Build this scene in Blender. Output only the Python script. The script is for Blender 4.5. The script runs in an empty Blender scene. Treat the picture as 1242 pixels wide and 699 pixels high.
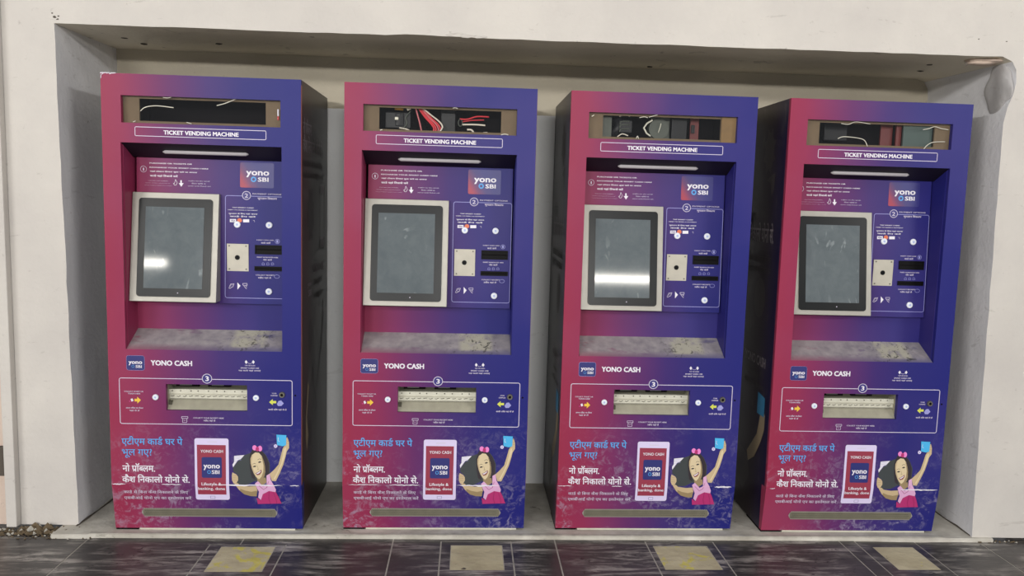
import bpy, bmesh, math, random
from mathutils import Vector, Matrix
from mathutils.geometry import tessellate_polygon

SC = bpy.context.scene
COL = SC.collection
random.seed(7)

# ------------------------------------------------------------------ camera
FPX = 959.58
cam = bpy.data.objects.new('camera', bpy.data.cameras.new('camera'))
COL.objects.link(cam)
R_ = Vector((0.99815986, -0.05372655, 0.02811311))
U_ = Vector((-0.02208197, 0.10972468, 0.9937167))
F_ = Vector((0.05647368, 0.99250892, -0.10833638))
mt = Matrix((R_, U_, -F_)).transposed().to_4x4()
mt.translation = Vector((0.41759193, -3.04739835, 1.32261742))
cam.matrix_world = mt
cam.data.sensor_width = 36.0
cam.data.lens = FPX * 36.0 / 1242.0
cam.data.clip_start = 0.05
SC.camera = cam

# ------------------------------------------------------------------ world, lights, exposure
SC.view_settings.view_transform = 'Standard'
SC.view_settings.look = 'None'
SC.view_settings.gamma = 1.0
SC.view_settings.use_curve_mapping = False
SC.view_settings.exposure = -0.05
wd = bpy.data.worlds.new('hall')
SC.world = wd
wd.use_nodes = True
wd.node_tree.nodes['Background'].inputs[0].default_value = (0.60, 0.62, 0.66, 1)
wd.node_tree.nodes['Background'].inputs[1].default_value = 0.46

def area(name, loc, target, sx, sy, power, color):
    l = bpy.data.lights.new(name, 'AREA')
    l.shape = 'RECTANGLE'; l.size = sx; l.size_y = sy; l.energy = power; l.color = color
    o = bpy.data.objects.new(name, l); COL.objects.link(o)
    o.location = loc
    o.rotation_euler = (Vector(target) - Vector(loc)).to_track_quat('-Z', 'Y').to_euler()
    return o
area('ceiling_light', (1.9, -2.3, 3.5), (1.2, 0.0, 1.0), 2.6, 0.5, 14, (1.0, 0.955, 0.89))
for x0, x1, y0, pw in ((-8.6, -5.0, -8.0, 110), (-4.0, -1.9, -11.0, 140), (0.5, 2.4, -11.0, 155), (7.0, 9.6, -8.0, 100)):  # added area lights, unseen, that fill the niche back and the jambs
    area('fill_light', ((x0+x1)/2, y0, 2.9 if y0 < -10 else 3.6), (0.8, 0.0, 1.0), x1-x0, 0.3, pw*(x1-x0), (1.0, 0.975, 0.94))

# ------------------------------------------------------------------ colour and materials
def lin(c):
    r = []
    for v in c:
        v = v / 255.0
        r.append(v / 12.92 if v <= 0.04045 else ((v + 0.055) / 1.055) ** 2.4)
    return (r[0], r[1], r[2], 1.0)

class NT:
    def __init__(self, name):
        self.m = bpy.data.materials.new(name); self.m.use_nodes = True
        self.t = self.m.node_tree; self.b = self.t.nodes['Principled BSDF']
    def n(self, kind, **kw):
        nd = self.t.nodes.new(kind)
        for k, v in kw.items(): setattr(nd, k, v)
        return nd
    def l(self, a, b): self.t.links.new(a, b)
    def obj(self): return self.n('ShaderNodeTexCoord').outputs['Object']
    def rand(self, mul=17.0):
        oi = self.n('ShaderNodeObjectInfo'); m = self.n('ShaderNodeMath', operation='MULTIPLY')
        self.l(oi.outputs['Random'], m.inputs[0]); m.inputs[1].default_value = mul
        return m.outputs[0]
    def noise(self, scale, detail=3, rough=0.5, vec=None, stretch=None, seed=False, dist=0.0, rot=None):
        nz = self.n('ShaderNodeTexNoise', noise_dimensions='4D')
        nz.inputs['Scale'].default_value = scale; nz.inputs['Detail'].default_value = detail
        nz.inputs['Roughness'].default_value = rough; nz.inputs['Distortion'].default_value = dist
        v = vec or self.obj()
        if stretch:
            mp = self.n('ShaderNodeMapping'); mp.inputs['Scale'].default_value = stretch
            if rot: mp.inputs['Rotation'].default_value = rot
            self.l(v, mp.inputs[0]); v = mp.outputs[0]
        self.l(v, nz.inputs['Vector'])
        if seed: self.l(self.rand(), nz.inputs['W'])
        return nz.outputs['Fac']
    def ramp(self, fac, stops, interp='LINEAR'):
        r = self.n('ShaderNodeValToRGB'); r.color_ramp.interpolation = interp
        e = r.color_ramp.elements
        while len(e) < len(stops): e.new(0.5)
        for i, (p, c) in enumerate(stops):
            e[i].position = p; e[i].color = c if len(c) == 4 else (c[0], c[1], c[2], 1)
        self.l(fac, r.inputs[0]); return r.outputs[0]
    def mask(self, fac, a, b):
        mr = self.n('ShaderNodeMapRange'); mr.inputs[1].default_value = a; mr.inputs[2].default_value = b
        self.l(fac, mr.inputs[0]); return mr.outputs[0]
    def mul(self, a, b):
        m = self.n('ShaderNodeMath', operation='MULTIPLY'); self.l(a, m.inputs[0])
        if isinstance(b, float): m.inputs[1].default_value = b
        else: self.l(b, m.inputs[1])
        return m.outputs[0]
    def mix(self, fac, a, b):
        m = self.n('ShaderNodeMixRGB')
        if isinstance(fac, float): m.inputs[0].default_value = fac
        else: self.l(fac, m.inputs[0])
        for i, v in ((1, a), (2, b)):
            if isinstance(v, tuple): m.inputs[i].default_value = v
            else: self.l(v, m.inputs[i])
        return m.outputs[0]
    def base(self, c):
        if isinstance(c, tuple): self.b.inputs['Base Color'].default_value = c
        else: self.l(c, self.b.inputs['Base Color'])
    def set(self, rough=0.5, metal=0.0, spec=0.5):
        self.b.inputs['Roughness'].default_value = rough
        self.b.inputs['Metallic'].default_value = metal
        self.b.inputs['Specular IOR Level'].default_value = spec
    def bump(self, fac, dist, strength=1.0):
        b = self.n('ShaderNodeBump'); b.inputs['Distance'].default_value = dist
        b.inputs['Strength'].default_value = strength
        self.l(fac, b.inputs['Height']); self.l(b.outputs[0], self.b.inputs['Normal'])

def plain(name, c, rough=0.5, metal=0.0, var=0.0, spec=0.5, emit=None):
    n = NT(name)
    if var:
        f = n.noise(25, 3)
        a = tuple(v * (1 - var) for v in lin(c)[:3]) + (1,); b = tuple(min(1, v * (1 + var)) for v in lin(c)[:3]) + (1,)
        n.base(n.ramp(f, [(0.3, a), (0.7, b)]))
    else: n.base(lin(c))
    n.set(rough, metal, spec)
    if emit:
        n.b.inputs['Emission Color'].default_value = lin(c); n.b.inputs['Emission Strength'].default_value = emit
    return n.m

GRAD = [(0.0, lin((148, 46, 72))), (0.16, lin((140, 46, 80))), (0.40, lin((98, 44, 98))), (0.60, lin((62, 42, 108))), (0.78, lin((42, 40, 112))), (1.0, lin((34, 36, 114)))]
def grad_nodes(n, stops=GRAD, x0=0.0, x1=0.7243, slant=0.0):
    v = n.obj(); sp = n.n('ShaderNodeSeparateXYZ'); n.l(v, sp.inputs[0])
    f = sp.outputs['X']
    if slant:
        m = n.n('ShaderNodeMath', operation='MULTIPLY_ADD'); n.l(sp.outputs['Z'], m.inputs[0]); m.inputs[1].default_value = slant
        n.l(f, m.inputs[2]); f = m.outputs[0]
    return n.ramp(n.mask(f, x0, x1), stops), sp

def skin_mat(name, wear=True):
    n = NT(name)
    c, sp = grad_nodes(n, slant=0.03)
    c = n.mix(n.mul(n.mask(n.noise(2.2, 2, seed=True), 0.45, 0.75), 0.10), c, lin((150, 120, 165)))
    if wear:
        s1 = n.mask(n.noise(26, 6, 0.72, seed=True, dist=1.4), 0.49, 0.64)
        patch = n.mask(n.noise(5.0, 3, seed=True), 0.42, 0.56)
        zlow = n.mask(sp.outputs['Z'], 0.50, 0.05)
        s = n.mul(n.mul(n.mul(s1, patch), zlow), 0.62)
        c = n.mix(s, c, lin((165, 158, 180)))
    n.base(c); n.set(0.42, 0, 0.2)
    n.bump(n.noise(3.0, 2, seed=True), 0.004, 0.5)
    return n.m

MAT = {}
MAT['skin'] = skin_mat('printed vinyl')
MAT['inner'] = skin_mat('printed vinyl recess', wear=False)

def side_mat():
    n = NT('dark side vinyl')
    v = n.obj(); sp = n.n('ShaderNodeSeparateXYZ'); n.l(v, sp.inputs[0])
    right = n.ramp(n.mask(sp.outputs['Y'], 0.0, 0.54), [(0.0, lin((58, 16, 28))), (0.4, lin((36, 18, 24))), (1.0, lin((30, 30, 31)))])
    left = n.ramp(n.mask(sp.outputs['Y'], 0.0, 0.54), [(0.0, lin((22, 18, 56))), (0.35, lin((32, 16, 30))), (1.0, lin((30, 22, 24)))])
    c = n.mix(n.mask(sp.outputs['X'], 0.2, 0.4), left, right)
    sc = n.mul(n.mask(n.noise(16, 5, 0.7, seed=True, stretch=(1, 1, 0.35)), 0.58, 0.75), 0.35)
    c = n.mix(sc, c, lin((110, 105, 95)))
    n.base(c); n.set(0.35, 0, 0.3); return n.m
MAT['side'] = side_mat()

def shelf_mat():
    n = NT('dusty shelf')
    c, sp = grad_nodes(n)
    dust = n.mask(n.noise(9, 4, 0.6, seed=True, stretch=(1, 2.2, 1)), 0.30, 0.42)
    near = n.mask(sp.outputs['Y'], 0.0, 0.035)
    c = n.mix(n.mul(n.mul(dust, near), 0.92), n.mix(0.35, c, lin((140, 132, 138))), n.ramp(n.noise(30, 3, seed=True), [(0.3, lin((128, 122, 128))), (0.7, lin((162, 156, 156)))]))
    # pale paper residue at the right
    rx = n.mul(n.mask(sp.outputs['X'], 0.44, 0.46), n.mask(sp.outputs['X'], 0.585, 0.565))
    ry = n.mask(sp.outputs['Y'], 0.015, 0.025)
    res = n.mul(n.mul(rx, ry), n.mask(n.noise(22, 4, 0.6, seed=True), 0.38, 0.50))
    c = n.mix(n.mul(res, 0.75), c, lin((176, 172, 152)))
    drk = n.mul(n.mul(n.mask(sp.outputs['X'], 0.38, 0.48), n.mask(sp.outputs['X'], 0.62, 0.57)), n.mask(n.noise(34, 5, 0.7, seed=True, dist=1.0), 0.56, 0.60))
    c = n.mix(n.mul(drk, 0.85), c, lin((50, 48, 46)))
    n.base(c); n.set(0.8); return n.m
MAT['shelf'] = shelf_mat()

def screen_mat():
    n = NT('dusty glass screen')
    d = n.noise(14, 6, 0.7, seed=True, dist=0.8)
    d2 = n.noise(5, 3, 0.5, seed=True, stretch=(1, 1, 0.5), dist=2.0)
    c = n.ramp(d, [(0.3, lin((88, 96, 100))), (0.7, lin((104, 112, 115)))])
    st = n.mul(n.mask(n.noise(9, 2, 0.5, seed=True, stretch=(1.0, 1.0, 0.5), dist=4.5), 0.60, 0.66), n.mask(d2, 0.48, 0.6))
    c = n.mix(n.mul(st, 0.38), c, lin((170, 178, 180)))
    n.base(c)
    n.set(0.055, 0.0, 0.7)
    return n.m
MAT['screen'] = screen_mat()

def plaster(name, c1, c2, stain=None, scale=1.0, bumpd=0.004, cracks=0.35):
    n = NT(name)
    f = n.noise(2.5 * scale, 5, 0.6)
    c = n.ramp(f, [(0.3, lin(c1)), (0.7, lin(c2))])
    sp = n.mul(n.mask(n.noise(19 * scale, 4, 0.7), 0.66, 0.72), cracks)
    c = n.mix(sp, c, lin(stain or (120, 112, 104)))
    hair = n.mul(n.mask(n.noise(6, 5, 0.65, stretch=(1, 1, 3.0), dist=1.5), 0.63, 0.66), cracks * 0.5)
    c = n.mix(hair, c, lin(stain or (120, 112, 104)))
    n.base(c); n.set(0.75, 0, 0.3)
    b = n.n('ShaderNodeMath', operation='ADD'); n.l(n.noise(5, 4, 0.55), b.inputs[0]); n.l(n.mul(n.noise(60, 3), 0.18), b.inputs[1])
    n.bump(b.outputs[0], bumpd * 3, 0.8)
    return n.m
MAT['wall'] = plaster('white painted plaster', (192, 187, 182), (206, 201, 194))
MAT['jamb'] = plaster('grey white jamb plaster', (224, 224, 227), (232, 231, 233))
MAT['lumpm'] = plaster('broken grey plaster', (160, 157, 156), (186, 184, 184), bumpd=0.003)
MAT['soffit'] = plaster('beige soffit plaster', (224, 216, 198), (230, 222, 206), cracks=0.6)
MAT['backw'] = plaster('niche back plaster', (174, 166, 148), (184, 176, 159))
MAT['board'] = plaster('pale grey board', (226, 227, 227), (232, 233, 233), cracks=0.2)
MAT['cement'] = plaster('grey cement', (166, 160, 148), (212, 208, 198), stain=(84, 78, 70), scale=2.5, cracks=0.9)
MAT['pink'] = plaster('pinkish old plaster', (196, 176, 160), (214, 196, 184), cracks=0.6)

def tile_mat():
    n = NT('dark polished slate')
    gx = n.n('ShaderNodeNewGeometry').outputs['Position']
    f = n.noise(2.2, 4, 0.6, vec=gx)
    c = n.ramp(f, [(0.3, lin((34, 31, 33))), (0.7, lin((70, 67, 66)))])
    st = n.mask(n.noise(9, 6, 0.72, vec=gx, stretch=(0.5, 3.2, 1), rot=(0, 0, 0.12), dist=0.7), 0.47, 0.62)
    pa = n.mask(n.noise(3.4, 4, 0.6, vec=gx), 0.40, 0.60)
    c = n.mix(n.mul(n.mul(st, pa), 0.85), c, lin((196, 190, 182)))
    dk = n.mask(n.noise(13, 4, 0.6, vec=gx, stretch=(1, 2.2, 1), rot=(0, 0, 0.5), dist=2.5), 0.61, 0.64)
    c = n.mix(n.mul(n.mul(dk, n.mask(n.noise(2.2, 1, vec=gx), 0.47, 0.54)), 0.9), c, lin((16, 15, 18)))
    c = n.mix(n.mul(n.rand(1.0), 0.12), c, lin((96, 92, 92)))
    n.base(c); n.set(0.33)
    return n.m
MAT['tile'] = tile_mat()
MAT['grout'] = plain('pale joint mortar', (176, 172, 162), 0.9, var=0.2)
def infill_mat(name, amt):
    n = NT(name)
    c = n.ramp(n.noise(6, 4), [(0.3, lin((170, 160, 130))), (0.7, lin((204, 196, 164)))])
    y = n.mask(n.noise(11, 4, 0.6, seed=True, dist=0.8), amt, amt + 0.05)
    c = n.mix(n.mul(y, 0.8), c, lin((206, 196, 84)))
    d = n.mask(n.noise(20, 5, 0.7, seed=True, dist=1.5), 0.66, 0.69)
    c = n.mix(n.mul(d, 0.6), c, lin((70, 62, 52)))
    n.base(c); n.set(0.85); n.bump(n.noise(12, 4), 0.01); return n.m

MAT['white'] = plain('white print', (226, 222, 232), 0.45)
MAT['softwhite'] = plain('thin white print', (206, 198, 218), 0.45)
MAT['blueprint'] = plain('light blue print', (84, 160, 226), 0.45)
MAT['navy'] = plain('navy print', (38, 42, 110), 0.45)
MAT['circlefill'] = plain('circle fill print', (50, 44, 120), 0.45)
MAT['steel'] = None
def steel():
    n = NT('brushed steel')
    f = n.noise(18, 4, 0.6, seed=True, stretch=(8, 1, 0.4))
    n.base(n.ramp(f, [(0.3, lin((150, 147, 138))), (0.7, lin((196, 193, 184)))])); n.set(0.42, 0.55); return n.m
MAT['steel'] = plain('brushed steel', (156, 153, 145), 0.42, 0.35, var=0.05)
MAT['plate'] = plain('dull metal plate', (186, 181, 168), 0.5, 0.2, var=0.06)
MAT['black'] = plain('black plastic', (10, 14, 16), 0.3, spec=0.25)
MAT['glossblack'] = plain('slot black', (5, 5, 7), 0.5, spec=0.15)
MAT['canopy'] = plain('dark canopy', (26, 20, 32), 0.5, spec=0.25)
MAT['lamp'] = plain('grey lamp diffuser', (170, 166, 170), 0.5)
MAT['cap'] = plain('white plastic cap', (226, 230, 240), 0.35)
MAT['capblue'] = plain('cap centre', (170, 185, 225), 0.35)
MAT['brown'] = plain('brown cardboard', (108, 90, 66), 0.7, var=0.12)
MAT['dark'] = plain('dark interior', (14, 10, 12), 0.8, spec=0.1)
MAT['pump'] = plain('black housing', (24, 25, 27), 0.4, spec=0.25)
MAT['greypart'] = plain('grey green part', (70, 76, 66), 0.5, var=0.1)
MAT['teal'] = plain('grey teal board', (64, 80, 76), 0.6, var=0.08)
MAT['darkred'] = plain('dark red board', (96, 24, 20), 0.5, var=0.15)
MAT['amber'] = plain('amber wood board', (122, 94, 52), 0.6, var=0.15)
MAT['redwire'] = plain('red wire', (206, 44, 56), 0.4)
MAT['pinkwire'] = plain('pink wire', (196, 104, 110), 0.4)
MAT['whitewire'] = plain('white wire', (216, 208, 192), 0.4)
MAT['brass'] = plain('brass connector', (190, 140, 50), 0.4, 0.5)
MAT['glint'] = plain('shiny film crease', (214, 210, 196), 0.2)  # pale colour stands in for light glinting on the film ridges
MAT['vent'] = plain('olive grey vent', (118, 114, 98), 0.6, 0.2, var=0.15)
MAT['ventedge'] = plain('pale vent edge', (150, 146, 140), 0.6)
MAT['ventdark'] = plain('vent hole', (52, 50, 46), 0.8)
MAT['traymetal'] = plain('dull tray metal', (166, 162, 144), 0.55, 0.25, var=0.12)
MAT['traypale'] = plain('pale tray strip', (208, 206, 190), 0.5, 0.15, var=0.08)
MAT['traydark'] = plain('dark tray back', (78, 76, 62), 0.7, var=0.15)
MAT['lock'] = plain('lock ring', (110, 108, 100), 0.4, 0.6)
MAT['skinc'] = plain('picture skin', (196, 174, 138), 0.45)
MAT['skinl'] = plain('picture skin light', (214, 196, 160), 0.45)
MAT['skind'] = plain('picture skin shade', (150, 130, 96), 0.45)
MAT['hair'] = plain('picture dark hair', (44, 34, 42), 0.45)
MAT['bag'] = plain('picture dark bag', (56, 62, 64), 0.45)
MAT['mouth'] = plain('picture mouth', (130, 50, 56), 0.45)
MAT['lilac'] = plain('picture lilac cloth', (216, 168, 206), 0.45)
MAT['magenta'] = plain('picture magenta cloth', (176, 46, 110), 0.45)
MAT['magentad'] = plain('picture magenta fold', (140, 30, 88), 0.45)
MAT['bow'] = plain('picture pink bow', (232, 130, 200), 0.45)
MAT['cyan'] = plain('picture blue card', (70, 176, 230), 0.45)
MAT['phoneframe'] = plain('picture phone frame', (214, 204, 236), 0.45)
MAT['phonescreen'] = plain('picture phone screen', (146, 50, 72), 0.45)
MAT['arrow'] = plain('yellow arrow print', (232, 190, 60), 0.45)
MAT['lime'] = plain('lime arrow print', (206, 210, 84), 0.45)
MAT['blob'] = plain('lilac print', (150, 150, 210), 0.45)
MAT['orange'] = plain('orange print', (214, 110, 70), 0.45)
MAT['sideprint'] = plain('grey side print', (128, 120, 124), 0.5)  # greyer than the white print on the front
MAT['sidedim'] = plain('dim side print', (66, 60, 62), 0.5)
MAT['sideskin'] = plain('tan side picture skin', (140, 124, 100), 0.5)  # darker than the skin tone of the front picture
MAT['sidecard'] = plain('side picture card', (52, 120, 160), 0.5)
MAT['edge'] = plain('worn foil edge', (182, 110, 84), 0.5)
MAT['rubble'] = plain('rubble', (98, 84, 64), 0.95, var=0.35)
MAT['chip'] = plain('dark chip', (86, 78, 70), 0.9)
def logo_mat():
    n = NT('logo square print'); v = n.obj(); sp = n.n('ShaderNodeSeparateXYZ'); n.l(v, sp.inputs[0])
    m = n.n('ShaderNodeMath', operation='MULTIPLY_ADD'); n.l(sp.outputs['Z'], m.inputs[0]); m.inputs[1].default_value = 0.6; n.l(sp.outputs['X'], m.inputs[2])
    n.base(n.ramp(n.mask(m.outputs[0], 1.30, 1.39), [(0.0, lin((158, 50, 74))), (0.3, lin((100, 46, 98))), (0.6, lin((60, 46, 112))), (1.0, lin((46, 44, 118)))])); n.set(0.42); return n.m
MAT['logo'] = logo_mat()
def film_mat():
    n = NT('clear film')
    tr = n.n('ShaderNodeBsdfTransparent'); gl = n.n('ShaderNodeBsdfGlossy'); gl.inputs['Roughness'].default_value = 0.03
    mx = n.n('ShaderNodeMixShader'); mx.inputs[0].default_value = 0.035
    n.l(tr.outputs[0], mx.inputs[1]); n.l(gl.outputs[0], mx.inputs[2])
    n.l(mx.outputs[0], n.t.nodes['Material Output'].inputs[0]); return n.m
MAT['film'] = film_mat()

# ------------------------------------------------------------------ mesh builder
class MB:
    def __init__(s): s.v = []; s.f = []; s.mi = []; s.mats = []
    def mat(s, m):
        m = MAT[m] if isinstance(m, str) else m
        if m not in s.mats: s.mats.append(m)
        return s.mats.index(m)
    def add(s, vs, fs, m):
        o = len(s.v); k = s.mat(m); s.v += [tuple(v) for v in vs]
        for f in fs: s.f.append([i + o for i in f]); s.mi.append(k)
    def box(s, x0, x1, y0, y1, z0, z1, m):
        s.add([(x0,y0,z0),(x1,y0,z0),(x1,y1,z0),(x0,y1,z0),(x0,y0,z1),(x1,y0,z1),(x1,y1,z1),(x0,y1,z1)],
              [(0,3,2,1),(4,5,6,7),(0,1,5,4),(1,2,6,5),(2,3,7,6),(3,0,4,7)], m)
    def quad(s, a, b, c, d, m): s.add([a, b, c, d], [(0,1,2,3)], m)
    def hexa(s, p, m):  # 8 corners: bottom 4 then top 4
        s.add(p, [(0,3,2,1),(4,5,6,7),(0,1,5,4),(1,2,6,5),(2,3,7,6),(3,0,4,7)], m)
    def cyl(s, c, r, y0, y1, m, n=20, r2=None):   # axis y, front at y0
        r2 = r if r2 is None else r2
        a = [(c[0]+r*math.cos(t*2*math.pi/n), y0, c[1]+r*math.sin(t*2*math.pi/n)) for t in range(n)]
        b = [(c[0]+r2*math.cos(t*2*math.pi/n), y1, c[1]+r2*math.sin(t*2*math.pi/n)) for t in range(n)]
        s.add(a+b, [tuple(range(n))] + [tuple(range(2*n-1, n-1, -1))] + [(i, i+n, (i+1)%n+n, (i+1)%n) for i in range(n)], m)
    def tube(s, pts, r, m, n=6):
        P = [Vector(p) for p in pts]; vs = []
        for i, p in enumerate(P):
            d = (P[min(i+1, len(P)-1)] - P[max(i-1, 0)]).normalized()
            a = d.cross(Vector((0,1,0.13))).normalized(); b = d.cross(a)
            rr = r[i] if isinstance(r, (list, tuple)) else r
            for k in range(n):
                t = 2*math.pi*k/n; vs.append(tuple(p + a*math.cos(t)*rr + b*math.sin(t)*rr))
        fs = [(i*n+k, i*n+(k+1)%n, (i+1)*n+(k+1)%n, (i+1)*n+k) for i in range(len(P)-1) for k in range(n)]
        fs += [tuple(range(n-1,-1,-1)), tuple(range((len(P)-1)*n, len(P)*n))]
        s.add(vs, fs, m)
    def panel(s, xs, zs, holes, y0, y1, m):      # plate with rectangular holes, front y0, back y1
        for i in range(len(xs)-1):
            for j in range(len(zs)-1):
                if (i, j) in holes: continue
                x0, x1, z0, z1 = xs[i], xs[i+1], zs[j], zs[j+1]
                s.quad((x0,y0,z0),(x1,y0,z0),(x1,y0,z1),(x0,y0,z1), m)
                s.quad((x1,y1,z0),(x0,y1,z0),(x0,y1,z1),(x1,y1,z1), m)
                for di, dj, q in ((-1,0,((x0,y1,z0),(x0,y0,z0),(x0,y0,z1),(x0,y1,z1))), (1,0,((x1,y0,z0),(x1,y1,z0),(x1,y1,z1),(x1,y0,z1))),
                                  (0,-1,((x0,y1,z0),(x1,y1,z0),(x1,y0,z0),(x0,y0,z0))), (0,1,((x0,y0,z1),(x1,y0,z1),(x1,y1,z1),(x0,y1,z1)))):
                    a, b = i+di, j+dj
                    if a < 0 or b < 0 or a >= len(xs)-1 or b >= len(zs)-1 or (a, b) in holes: s.quad(*q, m)
    def mesh(s, name):
        me = bpy.data.meshes.new(name); me.from_pydata(s.v, [], s.f)
        for m in s.mats: me.materials.append(m)
        me.polygons.foreach_set('material_index', s.mi); me.update(); return me
    def build(s, name, parent=None, smooth=False, bevel=0.0):
        me = s.mesh(name)
        if bevel:
            bm = bmesh.new(); bm.from_mesh(me); bmesh.ops.remove_doubles(bm, verts=bm.verts, dist=1e-6)
            ed = [e for e in bm.edges if len(e.link_faces) == 2 and e.calc_face_angle(0) > 0.5]
            bmesh.ops.bevel(bm, geom=ed, offset=bevel, segments=2, affect='EDGES', profile=0.6)
            bm.to_mesh(me); bm.free()
        if smooth:
            for p in me.polygons: p.use_smooth = True
        o = bpy.data.objects.new(name, me); COL.objects.link(o); o.parent = parent
        return o

def tag(o, label=None, cat=None, group=None, kind=None):
    if label: o['label'] = label
    if cat: o['category'] = cat
    if group: o['group'] = group
    if kind: o['kind'] = kind
    return o

# ------------------------------------------------------------------ machine dimensions (metres, machine's own frame)
W, H, D = 0.7243, 1.75, 0.5387
KR, KZ = 0.0263, 0.196
WX0, WX1, WZ0, WZ1 = 0.0705, 0.6491, 1.573, 1.6719
RX0, RX1, RZ0, RZ1 = 0.0662, 0.6526, 0.7254, 1.5008
SHD, SHZ = 0.1107, 0.788
PY = lambda z: 0.0443 + 0.0438 * z          # slightly leaning control panel
BY = lambda z: 0.085 - (1.32 - z) * 0.1329  # leaning monitor
BEND = lambda z: 0.0 if z >= KZ else KR * (KZ - z) / KZ

HF = ((0.002939822207, 1.484676e-05, -1.229451128166), (9.992838e-06, -0.003094524784, 1.993879431923), (-5.5609205e-05, -0.000107013828, 1.0))
HP = ((0.003068289479, 3.7063584e-05, -1.303286380092), (1.131579e-05, -0.003167979219, 2.023141783399), (-5.7362487e-05, -6.5221532e-05, 1.0))
def mapper(Hm, sc, ox, oy):     # survey coordinates of the print to metres on the machine
    def f(p):
        x, y = p[0] / sc + ox, p[1] / sc + oy
        w = Hm[2][0]*x + Hm[2][1]*y + Hm[2][2]
        return ((Hm[0][0]*x + Hm[0][1]*y + Hm[0][2]) / w, (Hm[1][0]*x + Hm[1][1]*y + Hm[1][2]) / w)
    return f
Z5 = mapper(HF, 4.369, 400, 90); Z7 = mapper(HF, 4.662, 400, 380); Z8 = mapper(HF, 4.111, 400, 510)
P5 = mapper(HP, 4.369, 400, 90); P6 = mapper(HP, 3.885, 400, 220); P9 = mapper(HP, 7.306, 455, 190)
GZ = mapper(HF, 6.989, 550, 520)

# surfaces: (u, v, lift) -> point
S_FACE = lambda u, v, e: (u, BEND(v) - 0.0006 - e, v)
S_PANEL = lambda u, v, e: (u, PY(v) - 0.0006 - e, v)
S_BEZ = lambda u, v, e: (u, BY(v) - e, v)
S_RIGHT = lambda u, v, e: (W + 0.0006 + e, u, v)
S_LEFT = lambda u, v, e: (-0.0006 - e, D - u, v)

# ------------------------------------------------------------------ lettering
_gc = {}
def glyphs(s, bold=0.0):
    k = (s, bold)
    if k in _gc: return _gc[k]
    cu = bpy.data.curves.new('lettering', 'FONT'); cu.body = s; cu.resolution_u = 2
    o = bpy.data.objects.new('lettering', cu); COL.objects.link(o)
    bpy.context.view_layer.update()
    me = bpy.data.meshes.new_from_object(o.evaluated_get(bpy.context.evaluated_depsgraph_get()))
    vs = [(v.co.x, v.co.y, 0) for v in me.vertices]; fs = [tuple(p.vertices) for p in me.polygons]
    bpy.data.objects.remove(o); bpy.data.curves.remove(cu); bpy.data.meshes.remove(me)
    if bold:
        n0 = len(vs); v0, f0 = vs, fs; vs, fs = [], []
        for k, (dx, dy) in enumerate(((-1, -0.6), (1, -0.6), (-1, 0.6), (1, 0.6))):
            vs += [(x + dx*bold*0.9, y + dy*bold*0.9, k) for x, y, _ in v0]; fs += [tuple(i + k*n0 for i in f) for f in f0]
    _gc[k] = (vs, fs); return vs, fs
def width(s):
    if not s: return 0.0
    a = glyphs('|' + s + '|')[0]; b = glyphs('||')[0]
    return (max(p[0] for p in a) - min(p[0] for p in a)) - (max(p[0] for p in b) - min(p[0] for p in b))
def half(ch, bold):             # a half consonant: the letter without its stem
    vs, fs = glyphs(ch, bold); wd_ = width(ch); cut = wd_ - 0.15
    bm = bmesh.new(); bv = [bm.verts.new((x, y, z)) for x, y, z in vs]
    for f in fs:
        try: bm.faces.new([bv[i] for i in f])
        except ValueError: pass
    bmesh.ops.bisect_plane(bm, geom=bm.verts[:] + bm.edges[:] + bm.faces[:], plane_co=(cut, 0, 0), plane_no=(1, 0, 0), clear_outer=True)
    bm.verts.index_update()
    r = [(v.co.x, v.co.y, round(v.co.z)) for v in bm.verts], [tuple(v.index for v in f.verts) for f in bm.faces]
    bm.free(); return r[0], r[1], cut
def compose(s, bold=0.0):       # '<x' half form of x, '^' hook above the last letter, '/' r-stroke under the last letter
    V, F = [], []; x = 0.0; seg = ''
    def put(vs, fs, dx):
        o = len(V); V.extend((q[0] + dx, q[1], q[2]) for q in vs); F.extend(tuple(i + o for i in f) for f in fs)
    def stroke(p, w):
        for a, b in zip(p[:-1], p[1:]):
            dx, dy = b[0]-a[0], b[1]-a[1]; l = math.hypot(dx, dy); nx, ny = -dy/l*w, dx/l*w
            put([(a[0]+nx,a[1]+ny,4),(b[0]+nx,b[1]+ny,4),(b[0]-nx,b[1]-ny,4),(a[0]-nx,a[1]-ny,4)], [(3,2,1,0)], 0)
    w0 = 0.035 + bold * 0.8; i = 0; marks = []
    while i < len(s):
        c = s[i]
        if c == '<':
            if seg: vs, fs = glyphs(seg, bold); put(vs, fs, x); x += width(seg); seg = ''
            vs, fs, cut = half(s[i+1], bold); put(vs, fs, x); x += cut; i += 2; continue
        if c == '^':
            e = x + width(seg); marks.append([(e-0.30, 0.62), (e-0.33, 0.75), (e-0.24, 0.84), (e-0.10, 0.80)])
        elif c == '/':
            e = x + width(seg); marks.append([(e-0.13, 0.24), (e-0.42, 0.04)])
        else: seg += c
        i += 1
    if seg: vs, fs = glyphs(seg, bold); put(vs, fs, x)
    for m_ in marks: stroke(m_, w0)
    return V, F

def text(mb, surf, mp, s, box, mat, unit=0.7, bold=0.0, lift=0.0, desc=False):
    """letters between baseline and cap line of the box (x0, ytop, x1, ybottom)"""
    V, F = compose(s, bold) if any(ord(c) > 0x900 for c in s) else glyphs(s, bold)
    (u0, v1), (u1, v0) = mp((box[0], box[1])), mp((box[2], box[3]))
    a = min(p[0] for p in V); b = max(p[0] for p in V)
    sx = (u1 - u0) / (b - a); sy = (v1 - v0) / unit
    mb.add([surf(u0 + (x - a) * sx, v0 + y * sy, lift + 0.00012 * k) for x, y, k in V], F, mat)

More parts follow.
